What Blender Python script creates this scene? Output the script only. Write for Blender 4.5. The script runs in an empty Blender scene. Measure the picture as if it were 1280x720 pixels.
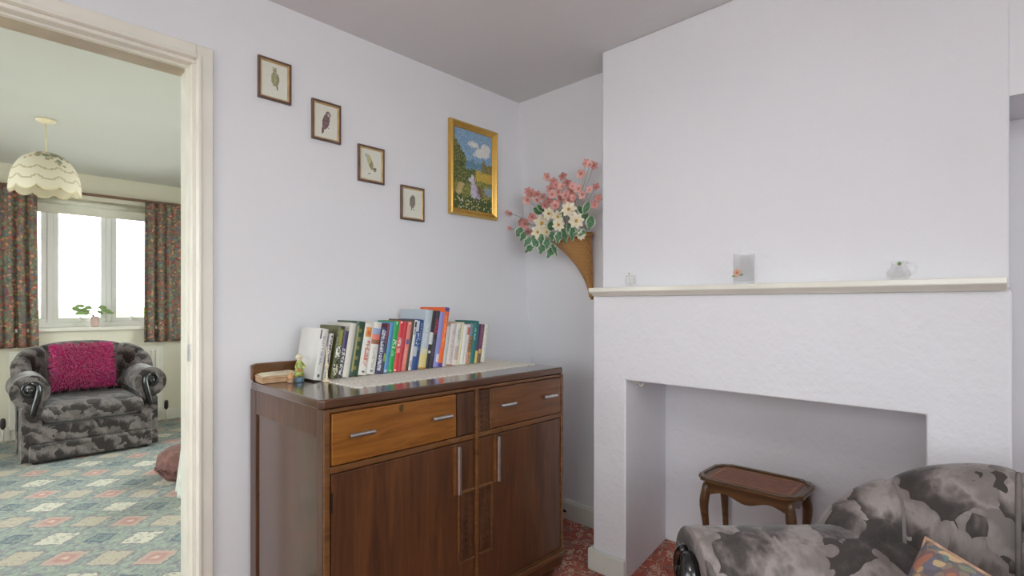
import bpy, bmesh, math, random
from mathutils import Vector, Matrix
C = bpy.context.scene.collection
PI = math.pi
R = math.radians
rnd = random.Random(7)

# ------------------------------------------------------------------ helpers
def lin(c):
    out = []
    for v in c[:3]:
        v = v / 255.0
        out.append(v / 12.92 if v <= 0.04045 else ((v + 0.055) / 1.055) ** 2.4)
    return tuple(out) + (1.0,)

class NT:
    def __init__(s, name):
        s.m = bpy.data.materials.new(name); s.m.use_nodes = True
        s.t = s.m.node_tree; s.n = s.t.nodes; s.l = s.t.links
        s.n.clear()
        s.out = s.n.new('ShaderNodeOutputMaterial')
        s.b = s.n.new('ShaderNodeBsdfPrincipled')
        s.l.new(s.b.outputs[0], s.out.inputs[0])
    def put(s, sock, v):
        if v is None: return
        if isinstance(v, bpy.types.NodeSocket): s.l.new(v, sock)
        elif isinstance(v, (tuple, list)) and len(v) == 3 and sock.type == 'RGBA': sock.default_value = lin(v)
        else: sock.default_value = v
    def set(s, **k):
        for a, v in k.items(): s.put(s.b.inputs[a.replace('_', ' ')], v)
    def coord(s, kind='Object'):
        return s.n.new('ShaderNodeTexCoord').outputs[kind]
    def pos(s):
        return s.n.new('ShaderNodeNewGeometry').outputs['Position']
    def mapping(s, v, scale=(1,1,1), loc=(0,0,0), rot=(0,0,0)):
        n = s.n.new('ShaderNodeMapping'); s.l.new(v, n.inputs[0])
        n.inputs['Scale'].default_value = scale; n.inputs['Location'].default_value = loc
        n.inputs['Rotation'].default_value = rot
        return n.outputs[0]
    def noise(s, v, scale, detail=3, rough=.5, dist=0, color=False):
        n = s.n.new('ShaderNodeTexNoise'); s.put(n.inputs['Vector'], v)
        n.inputs['Scale'].default_value = scale; n.inputs['Detail'].default_value = detail
        n.inputs['Roughness'].default_value = rough; n.inputs['Distortion'].default_value = dist
        return n.outputs['Color' if color else 'Fac']
    def vor(s, v, scale, out='Distance', feat='F1', rand=1):
        n = s.n.new('ShaderNodeTexVoronoi'); n.feature = feat; s.put(n.inputs['Vector'], v)
        n.inputs['Scale'].default_value = scale; n.inputs['Randomness'].default_value = rand
        return n.outputs[out]
    def wave(s, v, scale, dist=0, kind='BANDS', axis='X', prof='SIN'):
        n = s.n.new('ShaderNodeTexWave'); s.put(n.inputs['Vector'], v); n.wave_type = kind
        n.bands_direction = axis; n.wave_profile = prof
        n.inputs['Scale'].default_value = scale; n.inputs['Distortion'].default_value = dist
        return n.outputs['Fac']
    def math(s, op, a, b=None, c=None):
        n = s.n.new('ShaderNodeMath'); n.operation = op
        s.put(n.inputs[0], a); s.put(n.inputs[1], b)
        if c is not None: s.put(n.inputs[2], c)
        return n.outputs[0]
    def vmath(s, op, a, b=None, out=0):
        n = s.n.new('ShaderNodeVectorMath'); n.operation = op
        s.put(n.inputs[0], a); s.put(n.inputs[1], b)
        return n.outputs[out]
    def vscale(s, a, f):
        n = s.n.new('ShaderNodeVectorMath'); n.operation = 'SCALE'
        s.put(n.inputs[0], a); n.inputs['Scale'].default_value = f
        return n.outputs[0]
    def sep(s, v):
        n = s.n.new('ShaderNodeSeparateXYZ'); s.l.new(v, n.inputs[0]); return n.outputs
    def mix(s, f, a, b, mode='MIX'):
        n = s.n.new('ShaderNodeMix'); n.data_type = 'RGBA'; n.blend_type = mode
        s.put(n.inputs[0], f); s.put(n.inputs[6], a); s.put(n.inputs[7], b)
        return n.outputs[2]
    def ramp(s, f, stops, interp='LINEAR'):
        n = s.n.new('ShaderNodeValToRGB'); s.put(n.inputs[0], f); r = n.color_ramp; r.interpolation = interp
        while len(r.elements) < len(stops): r.elements.new(.5)
        for e, (p, c) in zip(r.elements, stops): e.position = p; e.color = lin(c)
        return n.outputs[0]
    def bump(s, h, strength=.3, dist=.01):
        n = s.n.new('ShaderNodeBump'); n.inputs['Strength'].default_value = strength
        n.inputs['Distance'].default_value = dist; s.l.new(h, n.inputs['Height'])
        s.l.new(n.outputs[0], s.b.inputs['Normal'])

def plain(name, c, rough=.5, var=.06, scale=14, metal=0, spec=.5, bump=0, sheen=0, coat=0, trans=0):
    m = NT(name); v = m.coord()
    f = m.noise(v, scale)
    lo = tuple(max(0, x * (1 - var)) for x in c); hi = tuple(min(255, x * (1 + var)) for x in c)
    m.set(Base_Color=m.ramp(f, [(.3, lo), (.7, hi)]), Roughness=rough, Metallic=metal)
    m.b.inputs['Specular IOR Level'].default_value = spec
    if sheen: m.set(Sheen_Weight=sheen)
    if coat: m.set(Coat_Weight=coat, Coat_Roughness=.1)
    if trans: m.set(Transmission_Weight=trans)
    if bump: m.bump(m.noise(v, scale * 6), bump, .004)
    return m.m

def wall_mat(name, c, bumpy=.25, lump=.02):
    m = NT(name); v = m.pos()
    f = m.noise(v, 1.3, 2)
    lo = tuple(x * .985 for x in c)
    m.set(Base_Color=m.ramp(f, [(.35, lo), (.65, c)]), Roughness=.75)
    m.b.inputs['Specular IOR Level'].default_value = .25
    h = m.math('ADD', m.math('MULTIPLY', m.noise(v, 22, 3), .28 if bumpy > .4 else .04), m.math('MULTIPLY', m.noise(v, 4, 3), 1.0))
    h = m.math('ADD', h, 0.0) if False else h
    h = m.math('ADD', h, m.math('MULTIPLY', m.noise(v, 60, 3), .12))
    m.bump(h, bumpy, lump)
    return m.m

def wood_mat(name, dark, mid, light, axis='Z', rough=.28, coat=.35, scale=1.0):
    m = NT(name); v = m.coord()
    sc = {'Z': (14, 14, 1.2), 'X': (1.2, 14, 14), 'Y': (14, 1.2, 14)}[axis]
    w = m.mapping(v, tuple(x * scale for x in sc))
    a = m.noise(w, 2.2, 5, .6, 1.2)
    big = m.noise(v, 2.3, 2)
    fine = m.noise(m.mapping(v, tuple(x * 9 * scale for x in sc)), 1.2, 2)
    col = m.ramp(a, [(.25, dark), (.5, mid), (.78, light)])
    col = m.mix(m.math('MULTIPLY', big, .55), col, dark)
    col = m.mix(m.math('MULTIPLY', fine, .25), col, dark)
    m.set(Base_Color=col, Roughness=m.math('MULTIPLY_ADD', big, .2, rough - .08), Coat_Weight=coat, Coat_Roughness=.16)
    m.bump(fine, .08, .002)
    return m.m

def attr_mat(name, rough=.5, coat=0, spec=.5):
    m = NT(name)
    a = m.n.new('ShaderNodeVertexColor'); a.layer_name = 'Col'
    f = m.noise(m.coord(), 60)
    m.set(Base_Color=m.mix(m.math('MULTIPLY', f, .08), a.outputs[0], (120, 115, 110)), Roughness=rough)
    m.b.inputs['Specular IOR Level'].default_value = spec
    if coat: m.set(Coat_Weight=coat)
    return m.m

def link(name, me, mats=None, parent=None, loc=None, smooth=False, bevel=0, seg=2, subsurf=0, solid=0):
    o = bpy.data.objects.new(name, me); C.objects.link(o)
    if mats:
        for m in (mats if isinstance(mats, (list, tuple)) else [mats]): me.materials.append(m)
    if parent: o.parent = parent
    if loc: o.location = loc
    if smooth:
        for p in me.polygons: p.use_smooth = True
    if solid:
        d = o.modifiers.new('s', 'SOLIDIFY'); d.thickness = solid; d.offset = 0
    if bevel:
        d = o.modifiers.new('b', 'BEVEL'); d.width = bevel; d.segments = seg; d.limit_method = 'ANGLE'; d.angle_limit = R(35)
        for p in me.polygons: p.use_smooth = True
        try: d.harden_normals = True
        except Exception: pass
    if subsurf:
        d = o.modifiers.new('u', 'SUBSURF'); d.levels = subsurf; d.render_levels = subsurf
    return o

class MB:
    def __init__(s): s.v = []; s.f = []; s.c = []
    def add(s, vs, fs, col=None):
        b = len(s.v); s.v += [tuple(v) for v in vs]; s.f += [tuple(b + i for i in f) for f in fs]
        s.c += [col] * len(fs)
    def box(s, x0, x1, y0, y1, z0, z1, col=None, M=None):
        vs = [Vector((x, y, z)) for z in (z0, z1) for y in (y0, y1) for x in (x0, x1)]
        if M: vs = [M @ v for v in vs]
        s.add(vs, [(0,2,3,1), (4,5,7,6), (0,1,5,4), (2,6,7,3), (0,4,6,2), (1,3,7,5)], col)
        return s
    def prism(s, poly, lo, hi, axis='Z', col=None):
        n = len(poly)
        def P(p, h): return {'Z': (p[0], p[1], h), 'Y': (p[0], h, p[1]), 'X': (h, p[0], p[1])}[axis]
        vs = [P(p, lo) for p in poly] + [P(p, hi) for p in poly]
        fs = [tuple(range(n))[::-1], tuple(range(n, 2 * n))] + [(i, (i + 1) % n, n + (i + 1) % n, n + i) for i in range(n)]
        s.add(vs, fs, col); return s
    def lathe(s, prof, seg=24, cx=0, cy=0, z=0, M=None, col=None, rf=None):
        vs = []; fs = []
        for (r, h) in prof:
            for k in range(seg):
                a = 2 * PI * k / seg
                q = r * (rf(a, h) if rf else 1)
                v = Vector((cx + q * math.cos(a), cy + q * math.sin(a), z + h))
                vs.append(M @ v if M else v)
        for i in range(len(prof) - 1):
            for k in range(seg):
                k2 = (k + 1) % seg
                fs.append((i * seg + k, i * seg + k2, (i + 1) * seg + k2, (i + 1) * seg + k))
        if prof[0][0] > 1e-4: fs.append(tuple(range(seg))[::-1])
        if prof[-1][0] > 1e-4: fs.append(tuple((len(prof) - 1) * seg + k for k in range(seg)))
        s.add(vs, fs, col); return s
    def tube(s, pts, rad, seg=8, col=None, flat=1.0):
        pts = [Vector(p) for p in pts]; n = len(pts)
        rs = rad if isinstance(rad, (list, tuple)) else [rad] * n
        vs = []; fs = []; up = None
        for i, p in enumerate(pts):
            t = (pts[min(i + 1, n - 1)] - pts[max(i - 1, 0)]).normalized()
            if up is None:
                up = Vector((0, 0, 1)) if abs(t.z) < .9 else Vector((1, 0, 0))
            a = t.cross(up).normalized(); b = a.cross(t).normalized(); up = b
            for k in range(seg):
                an = 2 * PI * k / seg
                vs.append(p + a * math.cos(an) * rs[i] + b * math.sin(an) * rs[i] * flat)
        for i in range(n - 1):
            for k in range(seg):
                k2 = (k + 1) % seg
                fs.append((i * seg + k, i * seg + k2, (i + 1) * seg + k2, (i + 1) * seg + k))
        fs.append(tuple(range(seg))[::-1]); fs.append(tuple((n - 1) * seg + k for k in range(seg)))
        s.add(vs, fs, col); return s
    def grid(s, nu, nv, fn, closed_u=False, col=None, colfn=None):
        b = len(s.v)
        for j in range(nv + 1):
            for i in range(nu if closed_u else nu + 1):
                s.v.append(tuple(fn(i / nu, j / nv)))
        w = nu if closed_u else nu + 1
        for j in range(nv):
            for i in range(nu):
                i2 = (i + 1) % w
                s.f.append((b + j * w + i, b + j * w + i2, b + (j + 1) * w + i2, b + (j + 1) * w + i))
                s.c.append(colfn((i + .5) / nu, (j + .5) / nv) if colfn else col)
        return s
    def ball(s, c, r, sx=1, sy=1, sz=1, nu=12, nv=8, col=None):
        def fn(u, v):
            th = 2 * PI * u; ph = PI * (v * .998 + .001) - PI / 2
            return (c[0] + r * sx * math.cos(ph) * math.cos(th), c[1] + r * sy * math.cos(ph) * math.sin(th), c[2] + r * sz * math.sin(ph))
        return s.grid(nu, nv, fn, True, col)
    def mesh(s, name):
        me = bpy.data.meshes.new(name); me.from_pydata(s.v, [], s.f)
        if any(c is not None for c in s.c):
            a = me.color_attributes.new('Col', 'FLOAT_COLOR', 'CORNER'); k = 0
            for p, c in zip(me.polygons, s.c):
                cc = lin(c or (200, 200, 200))
                for _ in range(p.loop_total): a.data[k].color = cc; k += 1
        me.update()
        bm = bmesh.new(); bm.from_mesh(me); bmesh.ops.recalc_face_normals(bm, faces=bm.faces); bm.to_mesh(me); bm.free()
        return me
    def build(s, name, mats=None, parent=None, **k):
        return link(name, s.mesh(name), mats, parent, **k)

def tag(o, label=None, cat=None, group=None, kind=None):
    if label: o['label'] = label
    if cat: o['category'] = cat
    if group: o['group'] = group
    if kind: o['kind'] = kind
    return o
def thing(name, label, cat, loc=(0,0,0), rz=0, group=None):
    o = bpy.data.objects.new(name, None); C.objects.link(o); o.empty_display_size = .05
    o.location = loc; o.rotation_euler = (0, 0, rz)
    return tag(o, label, cat, group)
def struct(name, mb, m, **k):
    return tag(mb.build(name, m, **k), kind='structure')

# ------------------------------------------------------------------ materials
wall_white = wall_mat('wall_paint', (231, 231, 235))
wall_rough = wall_mat('chimney_plaster', (232, 231, 236), .5, .03)
ceil_m = wall_mat('ceiling_paint', (222, 221, 222), .3, .02)
far_wall_m = wall_mat('cream_wall_paint', (232, 226, 208), .2, .02)
far_ceil_m = wall_mat('far_ceiling_paint', (216, 216, 208), .2, .02)
gloss_white = plain('white_gloss_paint', (233, 229, 218), .3, .02, 6, coat=.2, bump=.05)
base_paint = plain('skirting_paint', (214, 216, 208), .35, .03, 5, coat=.2, bump=.06)
upvc = plain('window_frame_white', (240, 240, 238), .3, .01, 4)
chrome = plain('brushed_chrome', (200, 200, 200), .28, .06, 40, metal=1)
black_wood = plain('black_carved_wood', (20, 19, 20), .22, .2, 30, coat=.5)
oak = wood_mat('dark_oak', (58, 34, 20), (92, 55, 30), (124, 76, 40), 'Z', .36)
oak_x = wood_mat('dark_oak_rail', (72, 44, 24), (114, 74, 40), (146, 100, 58), 'X')
oak_top = wood_mat('polished_oak_top', (58, 37, 26), (90, 58, 40), (116, 78, 52), 'X', .18, .6)
oak_honey = wood_mat('honey_oak', (96, 54, 18), (148, 92, 34), (178, 120, 54), 'X', .3)
oak_red = wood_mat('red_oak_drawer', (72, 42, 22), (116, 70, 36), (140, 92, 52), 'X', .3)
oak_carved = wood_mat('carved_oak', (48, 28, 18), (84, 52, 32), (116, 78, 50), 'Z', .35)
mahog = wood_mat('mahogany', (70, 46, 26), (112, 78, 46), (142, 104, 66), 'X', .3)
cover_m = attr_mat('book_cover', .38, .1)
print_m = attr_mat('printed_paper', .6)
canvas_m = attr_mat('painted_canvas', .55)
page_m = plain('book_pages', (226, 218, 200), .8, .05, 90)
gold = plain('gold_leaf', (218, 176, 92), .27, .03, 30, metal=.75)
slip_gold = plain('pale_gold_slip', (214, 186, 138), .3, .06, 30, metal=.6)
brown_frame = plain('brown_frame', (104, 80, 68), .4, .1, 30)

def glass_mat():
    m = NT('clear_glass'); m.n.remove(m.b)
    t = m.n.new('ShaderNodeBsdfTransparent'); g = m.n.new('ShaderNodeBsdfGlossy'); g.inputs['Roughness'].default_value = .03
    fr = m.n.new('ShaderNodeFresnel'); fr.inputs[0].default_value = 1.35
    nz = m.noise(m.coord(), 5); tint = m.ramp(nz, [(.3, (244, 249, 247)), (.7, (250, 253, 252))]); m.l.new(tint, t.inputs[0])
    mx = m.n.new('ShaderNodeMixShader'); m.l.new(fr.outputs[0], mx.inputs[0]); m.l.new(t.outputs[0], mx.inputs[1]); m.l.new(g.outputs[0], mx.inputs[2])
    m.l.new(mx.outputs[0], m.out.inputs[0]); return m.m
pane_m = glass_mat()
def ornament_glass(name, tint, frost=.5):
    m = NT(name); m.set(Base_Color=m.ramp(m.noise(m.coord(), 20), [(.3, tint), (.7, (250, 250, 250))]), Roughness=.08)
    t = m.n.new('ShaderNodeBsdfTransparent'); lw = m.n.new('ShaderNodeLayerWeight'); lw.inputs[0].default_value = .35
    mx = m.n.new('ShaderNodeMixShader'); m.l.new(m.math('MULTIPLY_ADD', lw.outputs['Facing'], .42, .05), mx.inputs[0])
    m.l.new(t.outputs[0], mx.inputs[1]); m.l.new(m.b.outputs[0], mx.inputs[2]); m.l.new(mx.outputs[0], m.out.inputs[0])
    return m.m
cut_glass = ornament_glass('cut_glass', (240, 242, 244), .75)

def red_carpet():
    m = NT('red_patterned_carpet'); v = m.pos()
    nz = m.noise(v, 9, 2, color=True)
    w = m.vmath('ADD', v, m.vscale(nz, .06))
    base = m.ramp(m.noise(v, 30, 3), [(.3, (166, 94, 82)), (.7, (192, 118, 102))])
    col = base
    for sc_, r0, wd in ((20, .40, .06), (34, .30, .09)):
        d = m.vor(w, sc_); c = m.sep(m.vor(w, sc_, 'Color'))
        ring = m.math('LESS_THAN', m.math('ABSOLUTE', m.math('SUBTRACT', d, r0)), wd)
        on = m.math('GREATER_THAN', c[2], .35)
        pal = m.ramp(c[0], [(0, (222, 196, 170)), (.3, (130, 128, 126)), (.45, (226, 204, 182)), (.65, (150, 84, 78)), (.8, (150, 152, 132))], 'CONSTANT')
        pal2 = m.ramp(c[1], [(0, (140, 70, 64)), (.35, (226, 208, 186)), (.6, (120, 124, 128)), (.8, (206, 146, 120))], 'CONSTANT')
        col = m.mix(m.math('MULTIPLY', m.math('MULTIPLY', ring, on), .8), col, pal)
        col = m.mix(m.math('MULTIPLY', m.math('MULTIPLY', m.math('LESS_THAN', d, .17), on), .8), col, pal2)
    line = m.math('LESS_THAN', m.math('ABSOLUTE', m.math('SUBTRACT', m.noise(w, 14, 2), .5)), .014)
    col = m.mix(m.math('MULTIPLY', line, .8), col, (222, 198, 174))
    col = m.mix(m.math('MULTIPLY', m.noise(v, 260, 2), .3), col, (150, 84, 72))
    m.set(Base_Color=col, Roughness=.95); m.b.inputs['Specular IOR Level'].default_value = .1
    m.bump(m.noise(v, 400, 2), .4, .004); return m.m
def lozenge_carpet():
    m = NT('green_lozenge_carpet'); v = m.pos()
    w = m.vmath('ADD', v, m.vscale(m.vmath('SUBTRACT', m.noise(v, 38, 2, color=True), (.5, .5, .5)), .034))
    x, y, _ = m.sep(w)
    xs = m.math('DIVIDE', x, .29); ys = m.math('DIVIDE', y, .285)
    s = m.math('SUBTRACT', m.math('ADD', xs, ys), 12.825); t = m.math('ADD', m.math('SUBTRACT', xs, ys), 10.859)
    rs = m.math('ROUND', s); rt = m.math('ROUND', t)
    ds = m.math('ABSOLUTE', m.math('SUBTRACT', s, rs)); dt = m.math('ABSOLUTE', m.math('SUBTRACT', t, rt))
    dm = m.math('MAXIMUM', ds, dt)
    ps = m.math('ABSOLUTE', m.math('MODULO', rs, 2)); pt = m.math('ABSOLUTE', m.math('MODULO', rt, 2))
    spk = m.noise(v, 55, 3); v2 = m.vor(v, 34, 'Color'); vs = m.sep(v2)
    ground = m.ramp(m.noise(v, 30, 3, .6), [(.32, (116, 118, 128)), (.43, (146, 150, 148)), (.5, (150, 164, 150)), (.6, (160, 170, 156)), (.7, (182, 176, 168))])
    net = m.math('LESS_THAN', m.math('ABSOLUTE', m.math('SUBTRACT', m.vor(w, 21), .42)), .07)
    ground = m.mix(m.math('MULTIPLY', net, .55), ground, (118, 122, 138))
    net2 = m.math('LESS_THAN', m.vor(w, 21), .15)
    ground = m.mix(m.math('MULTIPLY', net2, .6), ground, (196, 182, 172))
    cream = m.mix(m.math('MULTIPLY', m.math('LESS_THAN', m.vor(w, 36), .36), .7), (216, 210, 192), (136, 146, 140))
    pink = m.ramp(m.math('ADD', dm, m.math('MULTIPLY', spk, .1)), [(0, (226, 208, 192)), (.1, (216, 184, 168)), (.16, (182, 130, 124)), (.24, (196, 156, 146)), (.36, (192, 174, 158))])
    beige = m.ramp(spk, [(.35, (168, 154, 140)), (.5, (198, 186, 164)), (.62, (180, 176, 158)), (.7, (190, 160, 148))])
    blue = m.ramp(m.math('ADD', dm, m.math('MULTIPLY', spk, .35)), [(.12, (212, 180, 164)), (.22, (84, 96, 114)), (.3, (140, 160, 150)), (.36, (90, 102, 120))])
    a = m.mix(pt, m.mix(ps, cream, beige), m.mix(ps, blue, pink))
    inside = m.math('LESS_THAN', dm, m.mix(m.math('MULTIPLY', m.math('SUBTRACT', 1, ps), pt), (150, 150, 150), (150, 150, 150)))
    inside = m.math('LESS_THAN', dm, .315)
    isblue = m.math('MULTIPLY', m.math('SUBTRACT', 1, ps), pt)
    inside = m.math('MULTIPLY', inside, m.math('SUBTRACT', 1, m.math('MULTIPLY', isblue, m.math('GREATER_THAN', dm, .24))))
    edge = m.math('LESS_THAN', m.math('ABSOLUTE', m.math('SUBTRACT', dm, .335)), .022)
    edge = m.math('MULTIPLY', edge, m.math('SUBTRACT', 1, isblue))
    col = m.mix(inside, ground, a)
    col = m.mix(m.math('MULTIPLY', edge, .7), col, (134, 116, 124))
    col = m.mix(m.math('MULTIPLY', m.noise(v, 150, 3), .45), col, (164, 164, 160))
    m.set(Base_Color=col, Roughness=.95); m.b.inputs['Specular IOR Level'].default_value = .1
    m.bump(m.noise(v, 300, 2), .3, .004); return m.m
def velvet(name, scale=6.0, k=1.0):
    m = NT(name); v = m.coord()
    nz = m.vmath('SUBTRACT', m.noise(v, scale * 1.3, 1, color=True), (.5, .5, .5))
    w = m.vmath('ADD', v, m.vscale(nz, .9 / scale))
    sca = m.vor(w, scale * 3.4)
    dn = m.n.new('ShaderNodeVectorMath'); dn.operation = 'SCALE'; dn.inputs[0].default_value = (.55, .35, .75); m.l.new(m.math('MULTIPLY', sca, .36 / scale), dn.inputs['Scale'])
    w = m.vmath('ADD', w, dn.outputs[0])
    n = m.n.new('ShaderNodeTexVoronoi'); m.put(n.inputs['Vector'], w); n.inputs['Scale'].default_value = scale
    d = m.vmath('SUBTRACT', w, n.outputs['Position'])
    g = m.vmath('DOT_PRODUCT', d, (.55, .35, .75), out=1)
    rs = m.sep(n.outputs['Color'])[0]
    g = m.math('MULTIPLY_ADD', g, scale * .85, m.math('MULTIPLY_ADD', rs, .26, .38))
    streak = m.noise(m.mapping(v, (30, 30, 9)), 3, 3)
    g = m.math('ADD', g, m.math('MULTIPLY_ADD', streak, .3, -.15))
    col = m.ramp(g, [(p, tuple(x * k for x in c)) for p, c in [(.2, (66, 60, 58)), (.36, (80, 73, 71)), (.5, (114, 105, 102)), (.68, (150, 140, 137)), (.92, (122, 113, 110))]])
    m.set(Base_Color=col, Roughness=.75, Sheen_Weight=.3, Sheen_Roughness=.4)
    m.b.inputs['Specular IOR Level'].default_value = .2
    m.bump(m.noise(v, 240, 2), .2, .003); return m.m
velvet_m = velvet('grey_patterned_velvet', 8.6)
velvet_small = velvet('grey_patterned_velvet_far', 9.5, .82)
def curtain_mat():
    m = NT('floral_curtain_fabric'); v = m.coord('UV') if False else m.coord()
    v = m.mapping(v, (1, .3, 1))
    w = m.vmath('ADD', v, m.vscale(m.noise(v, 12, 2, color=True), .06))
    d = m.vor(w, 44); c = m.sep(m.vor(w, 44, 'Color'))
    fl = m.ramp(c[0], [(0, (104, 110, 108)), (.18, (178, 108, 92)), (.38, (122, 142, 124)), (.54, (206, 152, 118)), (.66, (150, 84, 88)), (.8, (152, 150, 108)), (.92, (116, 114, 136))], 'CONSTANT')
    b = m.ramp(m.noise(v, 26, 3), [(.3, (104, 98, 88)), (.7, (146, 132, 114))])
    col = m.mix(m.math('LESS_THAN', d, .5), b, fl)
    m.set(Base_Color=col, Roughness=.9); m.b.inputs['Specular IOR Level'].default_value = .1
    return m.m
curtain_m = curtain_mat()
def lace_mat():
    m = NT('cream_lace'); v = m.coord()
    h = m.vor(v, 70); f = m.ramp(h, [(.1, (196, 188, 172)), (.35, (234, 230, 220))])
    m.set(Base_Color=f, Roughness=.9); m.bump(h, .6, .004); return m.m
def floral_cushion():
    m = NT('floral_cushion_fabric'); v = m.coord()
    w = m.vmath('ADD', v, m.vscale(m.noise(v, 14, 2, color=True), .09))
    c = m.sep(m.vor(w, 26, 'Color')); d = m.vor(w, 26, feat='F1')
    fl = m.ramp(c[0], [(0, (206, 172, 132)), (.25, (128, 124, 140)), (.42, (220, 192, 150)), (.58, (122, 142, 138)), (.72, (190, 128, 104)), (.86, (150, 150, 128))], 'CONSTANT')
    col = m.mix(m.math('MULTIPLY', m.math('GREATER_THAN', d, .55), .7), fl, (112, 104, 112))
    m.set(Base_Color=col, Roughness=.7); m.bump(m.noise(v, 200), .2, .003); return m.m
def wicker():
    m = NT('wicker'); v = m.coord()
    a = m.wave(v, 62, 1.0, axis='Z'); b = m.wave(v, 40, 0, axis='Y')
    h = m.math('MULTIPLY', a, m.math('MULTIPLY_ADD', b, .6, .4))
    m.set(Base_Color=m.ramp(h, [(.02, (160, 108, 54)), (.35, (208, 152, 88)), (.9, (224, 176, 110))]), Roughness=.6)
    m.bump(h, .7, .006); return m.m
def plaster_leaf(name, mid, edge):
    m = NT(name); v = m.coord()
    a = m.n.new('ShaderNodeVertexColor'); a.layer_name = 'Col'
    m.set(Base_Color=m.mix(m.math('MULTIPLY', m.noise(v, 40), .25), a.outputs[0], mid), Roughness=.5); return m.m

# ------------------------------------------------------------------ camera / world
F = 646.5
cam = bpy.data.objects.new('camera', bpy.data.cameras.new('camera')); C.objects.link(cam)
cam.location = (0, 0, 1.22)
cam.rotation_euler = (R(90), 0, math.atan2(.693, .7204) - PI / 2)
cam.data.sensor_width = 36; cam.data.lens = F / 1280 * 36
cam.data.shift_y = 21 / 1280
cam.data.clip_start = .02; cam.data.clip_end = 200
sc = bpy.context.scene; sc.camera = cam
vs = sc.view_settings; vs.view_transform = 'Standard'; vs.look = 'None'; vs.gamma = 1; vs.exposure = 0; vs.use_curve_mapping = False
w = bpy.data.worlds.new('sky'); sc.world = w; w.use_nodes = True
bg = w.node_tree.nodes['Background']; bg.inputs[0].default_value = (.965, .972, 1.0, 1); bg.inputs[1].default_value = 8.8
sc.cycles.max_bounces = 10; sc.cycles.diffuse_bounces = 7; sc.cycles.caustics_reflective = False; sc.cycles.caustics_refractive = False
try: sc.cycles.sample_clamp_indirect = 6
except Exception: pass

# ------------------------------------------------------------------ setting
WY = 2.07; WT = .12; CZ = 2.40; CZF = 2.415; FF = .07
FAR = 6.10
struct('floor', MB().box(-1.95, 2.7, -1.65, WY + .06, -.1, 0), red_carpet())
struct('floor_far', MB().box(-1.7, 2.6, WY + .06, FAR + .3, -.1, FF), lozenge_carpet())
struct('ceiling', MB().box(-1.95, 2.7, -1.65, WY + WT, CZ, CZ + .12), ceil_m)
struct('ceiling_far', MB().box(-1.7, 2.6, WY + WT, FAR + .3, CZF, CZF + .12), far_ceil_m)
DL, DR, DH = -.31, .545, 2.085
b = MB(); b.box(DR, 2.6, WY, WY + WT - .004, 0, CZ); b.box(DL, DR, WY, WY + WT - .004, DH, CZ); b.box(-1.95, DL, WY, WY + WT - .004, 0, CZ)
struct('wall_left', b, wall_white)
b = MB(); b.box(DR, 2.6, WY + WT - .004, WY + WT + .02, FF, CZF); b.box(DL, DR, WY + WT - .004, WY + WT + .02, DH, CZF); b.box(-1.7, DL, WY + WT - .004, WY + WT + .02, FF, CZF)
struct('wall_partition', b, far_wall_m)
# alcove wall beside the chimney leans back slightly
struct('wall_alcove', MB().prism([(2.365, 0), (2.7, 0), (2.7, CZ), (2.212, CZ)], 1.36, WY, 'Y'), wall_white)
# chimney breast
b = MB()
U = [(-.006, 0), (.182, 0), (.182, .888), (1.213, .888), (1.213, 0), (1.386, 0), (1.386, 1.262), (-.006, 1.262)]
b.prism(U, 1.98, 2.495, 'X')
sh = {.182: .15, 1.213: 1.288}
b.v = [(x, sh.get(y, y) if x > 2.2 else y, z) for x, y, z in b.v]
b.box(2.49, 2.6, -.006, 1.386, 0, 1.262)
b.box(2.033, 2.6, 0.0, 1.372, 1.262, CZ)
struct('wall_chimney', b, wall_rough, bevel=.008)
# right-hand alcove with a dropped bulkhead
b = MB(); b.box(2.32, 2.7, -1.65, .05, 0, CZ); b.box(2.045, 2.32, -1.65, .012, 1.815, CZ)
struct('wall_recess', b, wall_white)
# rear walls with windows, behind the camera
RX = -1.9
b = MB(); y0, y1, z0, z1 = -1.15, 1.0, .85, 2.15
b.box(RX - .2, RX, -1.65, y0, 0, CZ); b.box(RX - .2, RX, y1, WY + .12, 0, CZ); b.box(RX - .2, RX, y0, y1, 0, z0); b.box(RX - .2, RX, y0, y1, z1, CZ)
struct('wall_rear', b, wall_white)
RY = -1.6
b = MB(); x0, x1 = -1.3, 1.0
b.box(-2.1, x0, RY - .2, RY, 0, CZ); b.box(x1, 2.7, RY - .2, RY, 0, CZ); b.box(x0, x1, RY - .2, RY, 0, z0); b.box(x0, x1, RY - .2, RY, z1, CZ)
struct('wall_right', b, wall_white)
# far room walls
fy0, fy1, fz0, fz1 = 2.5, 5.3, .45, 2.3
for nm, xa, xb in (('wall_far_left', -1.9, -1.7), ('wall_far_right', 2.6, 2.8)):
    b = MB(); b.box(xa, xb, WY + .12, fy0, 0, CZF); b.box(xa, xb, fy1, FAR + .3, 0, CZF); b.box(xa, xb, fy0, fy1, 0, fz0); b.box(xa, xb, fy0, fy1, fz1, CZF)
    struct(nm, b, far_wall_m)
WX0, WX1, WZ0, WZ1 = .13, 1.27, .995, 2.185
b = MB(); b.box(-1.7, WX0, FAR, FAR + .28, 0, CZF); b.box(WX1, 2.6, FAR, FAR + .28, 0, CZF)
b.box(WX0, WX1, FAR, FAR + .28, 0, WZ0); b.box(WX0, WX1, FAR, FAR + .28, WZ1, CZF)
struct('wall_far', b, far_wall_m)

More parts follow.
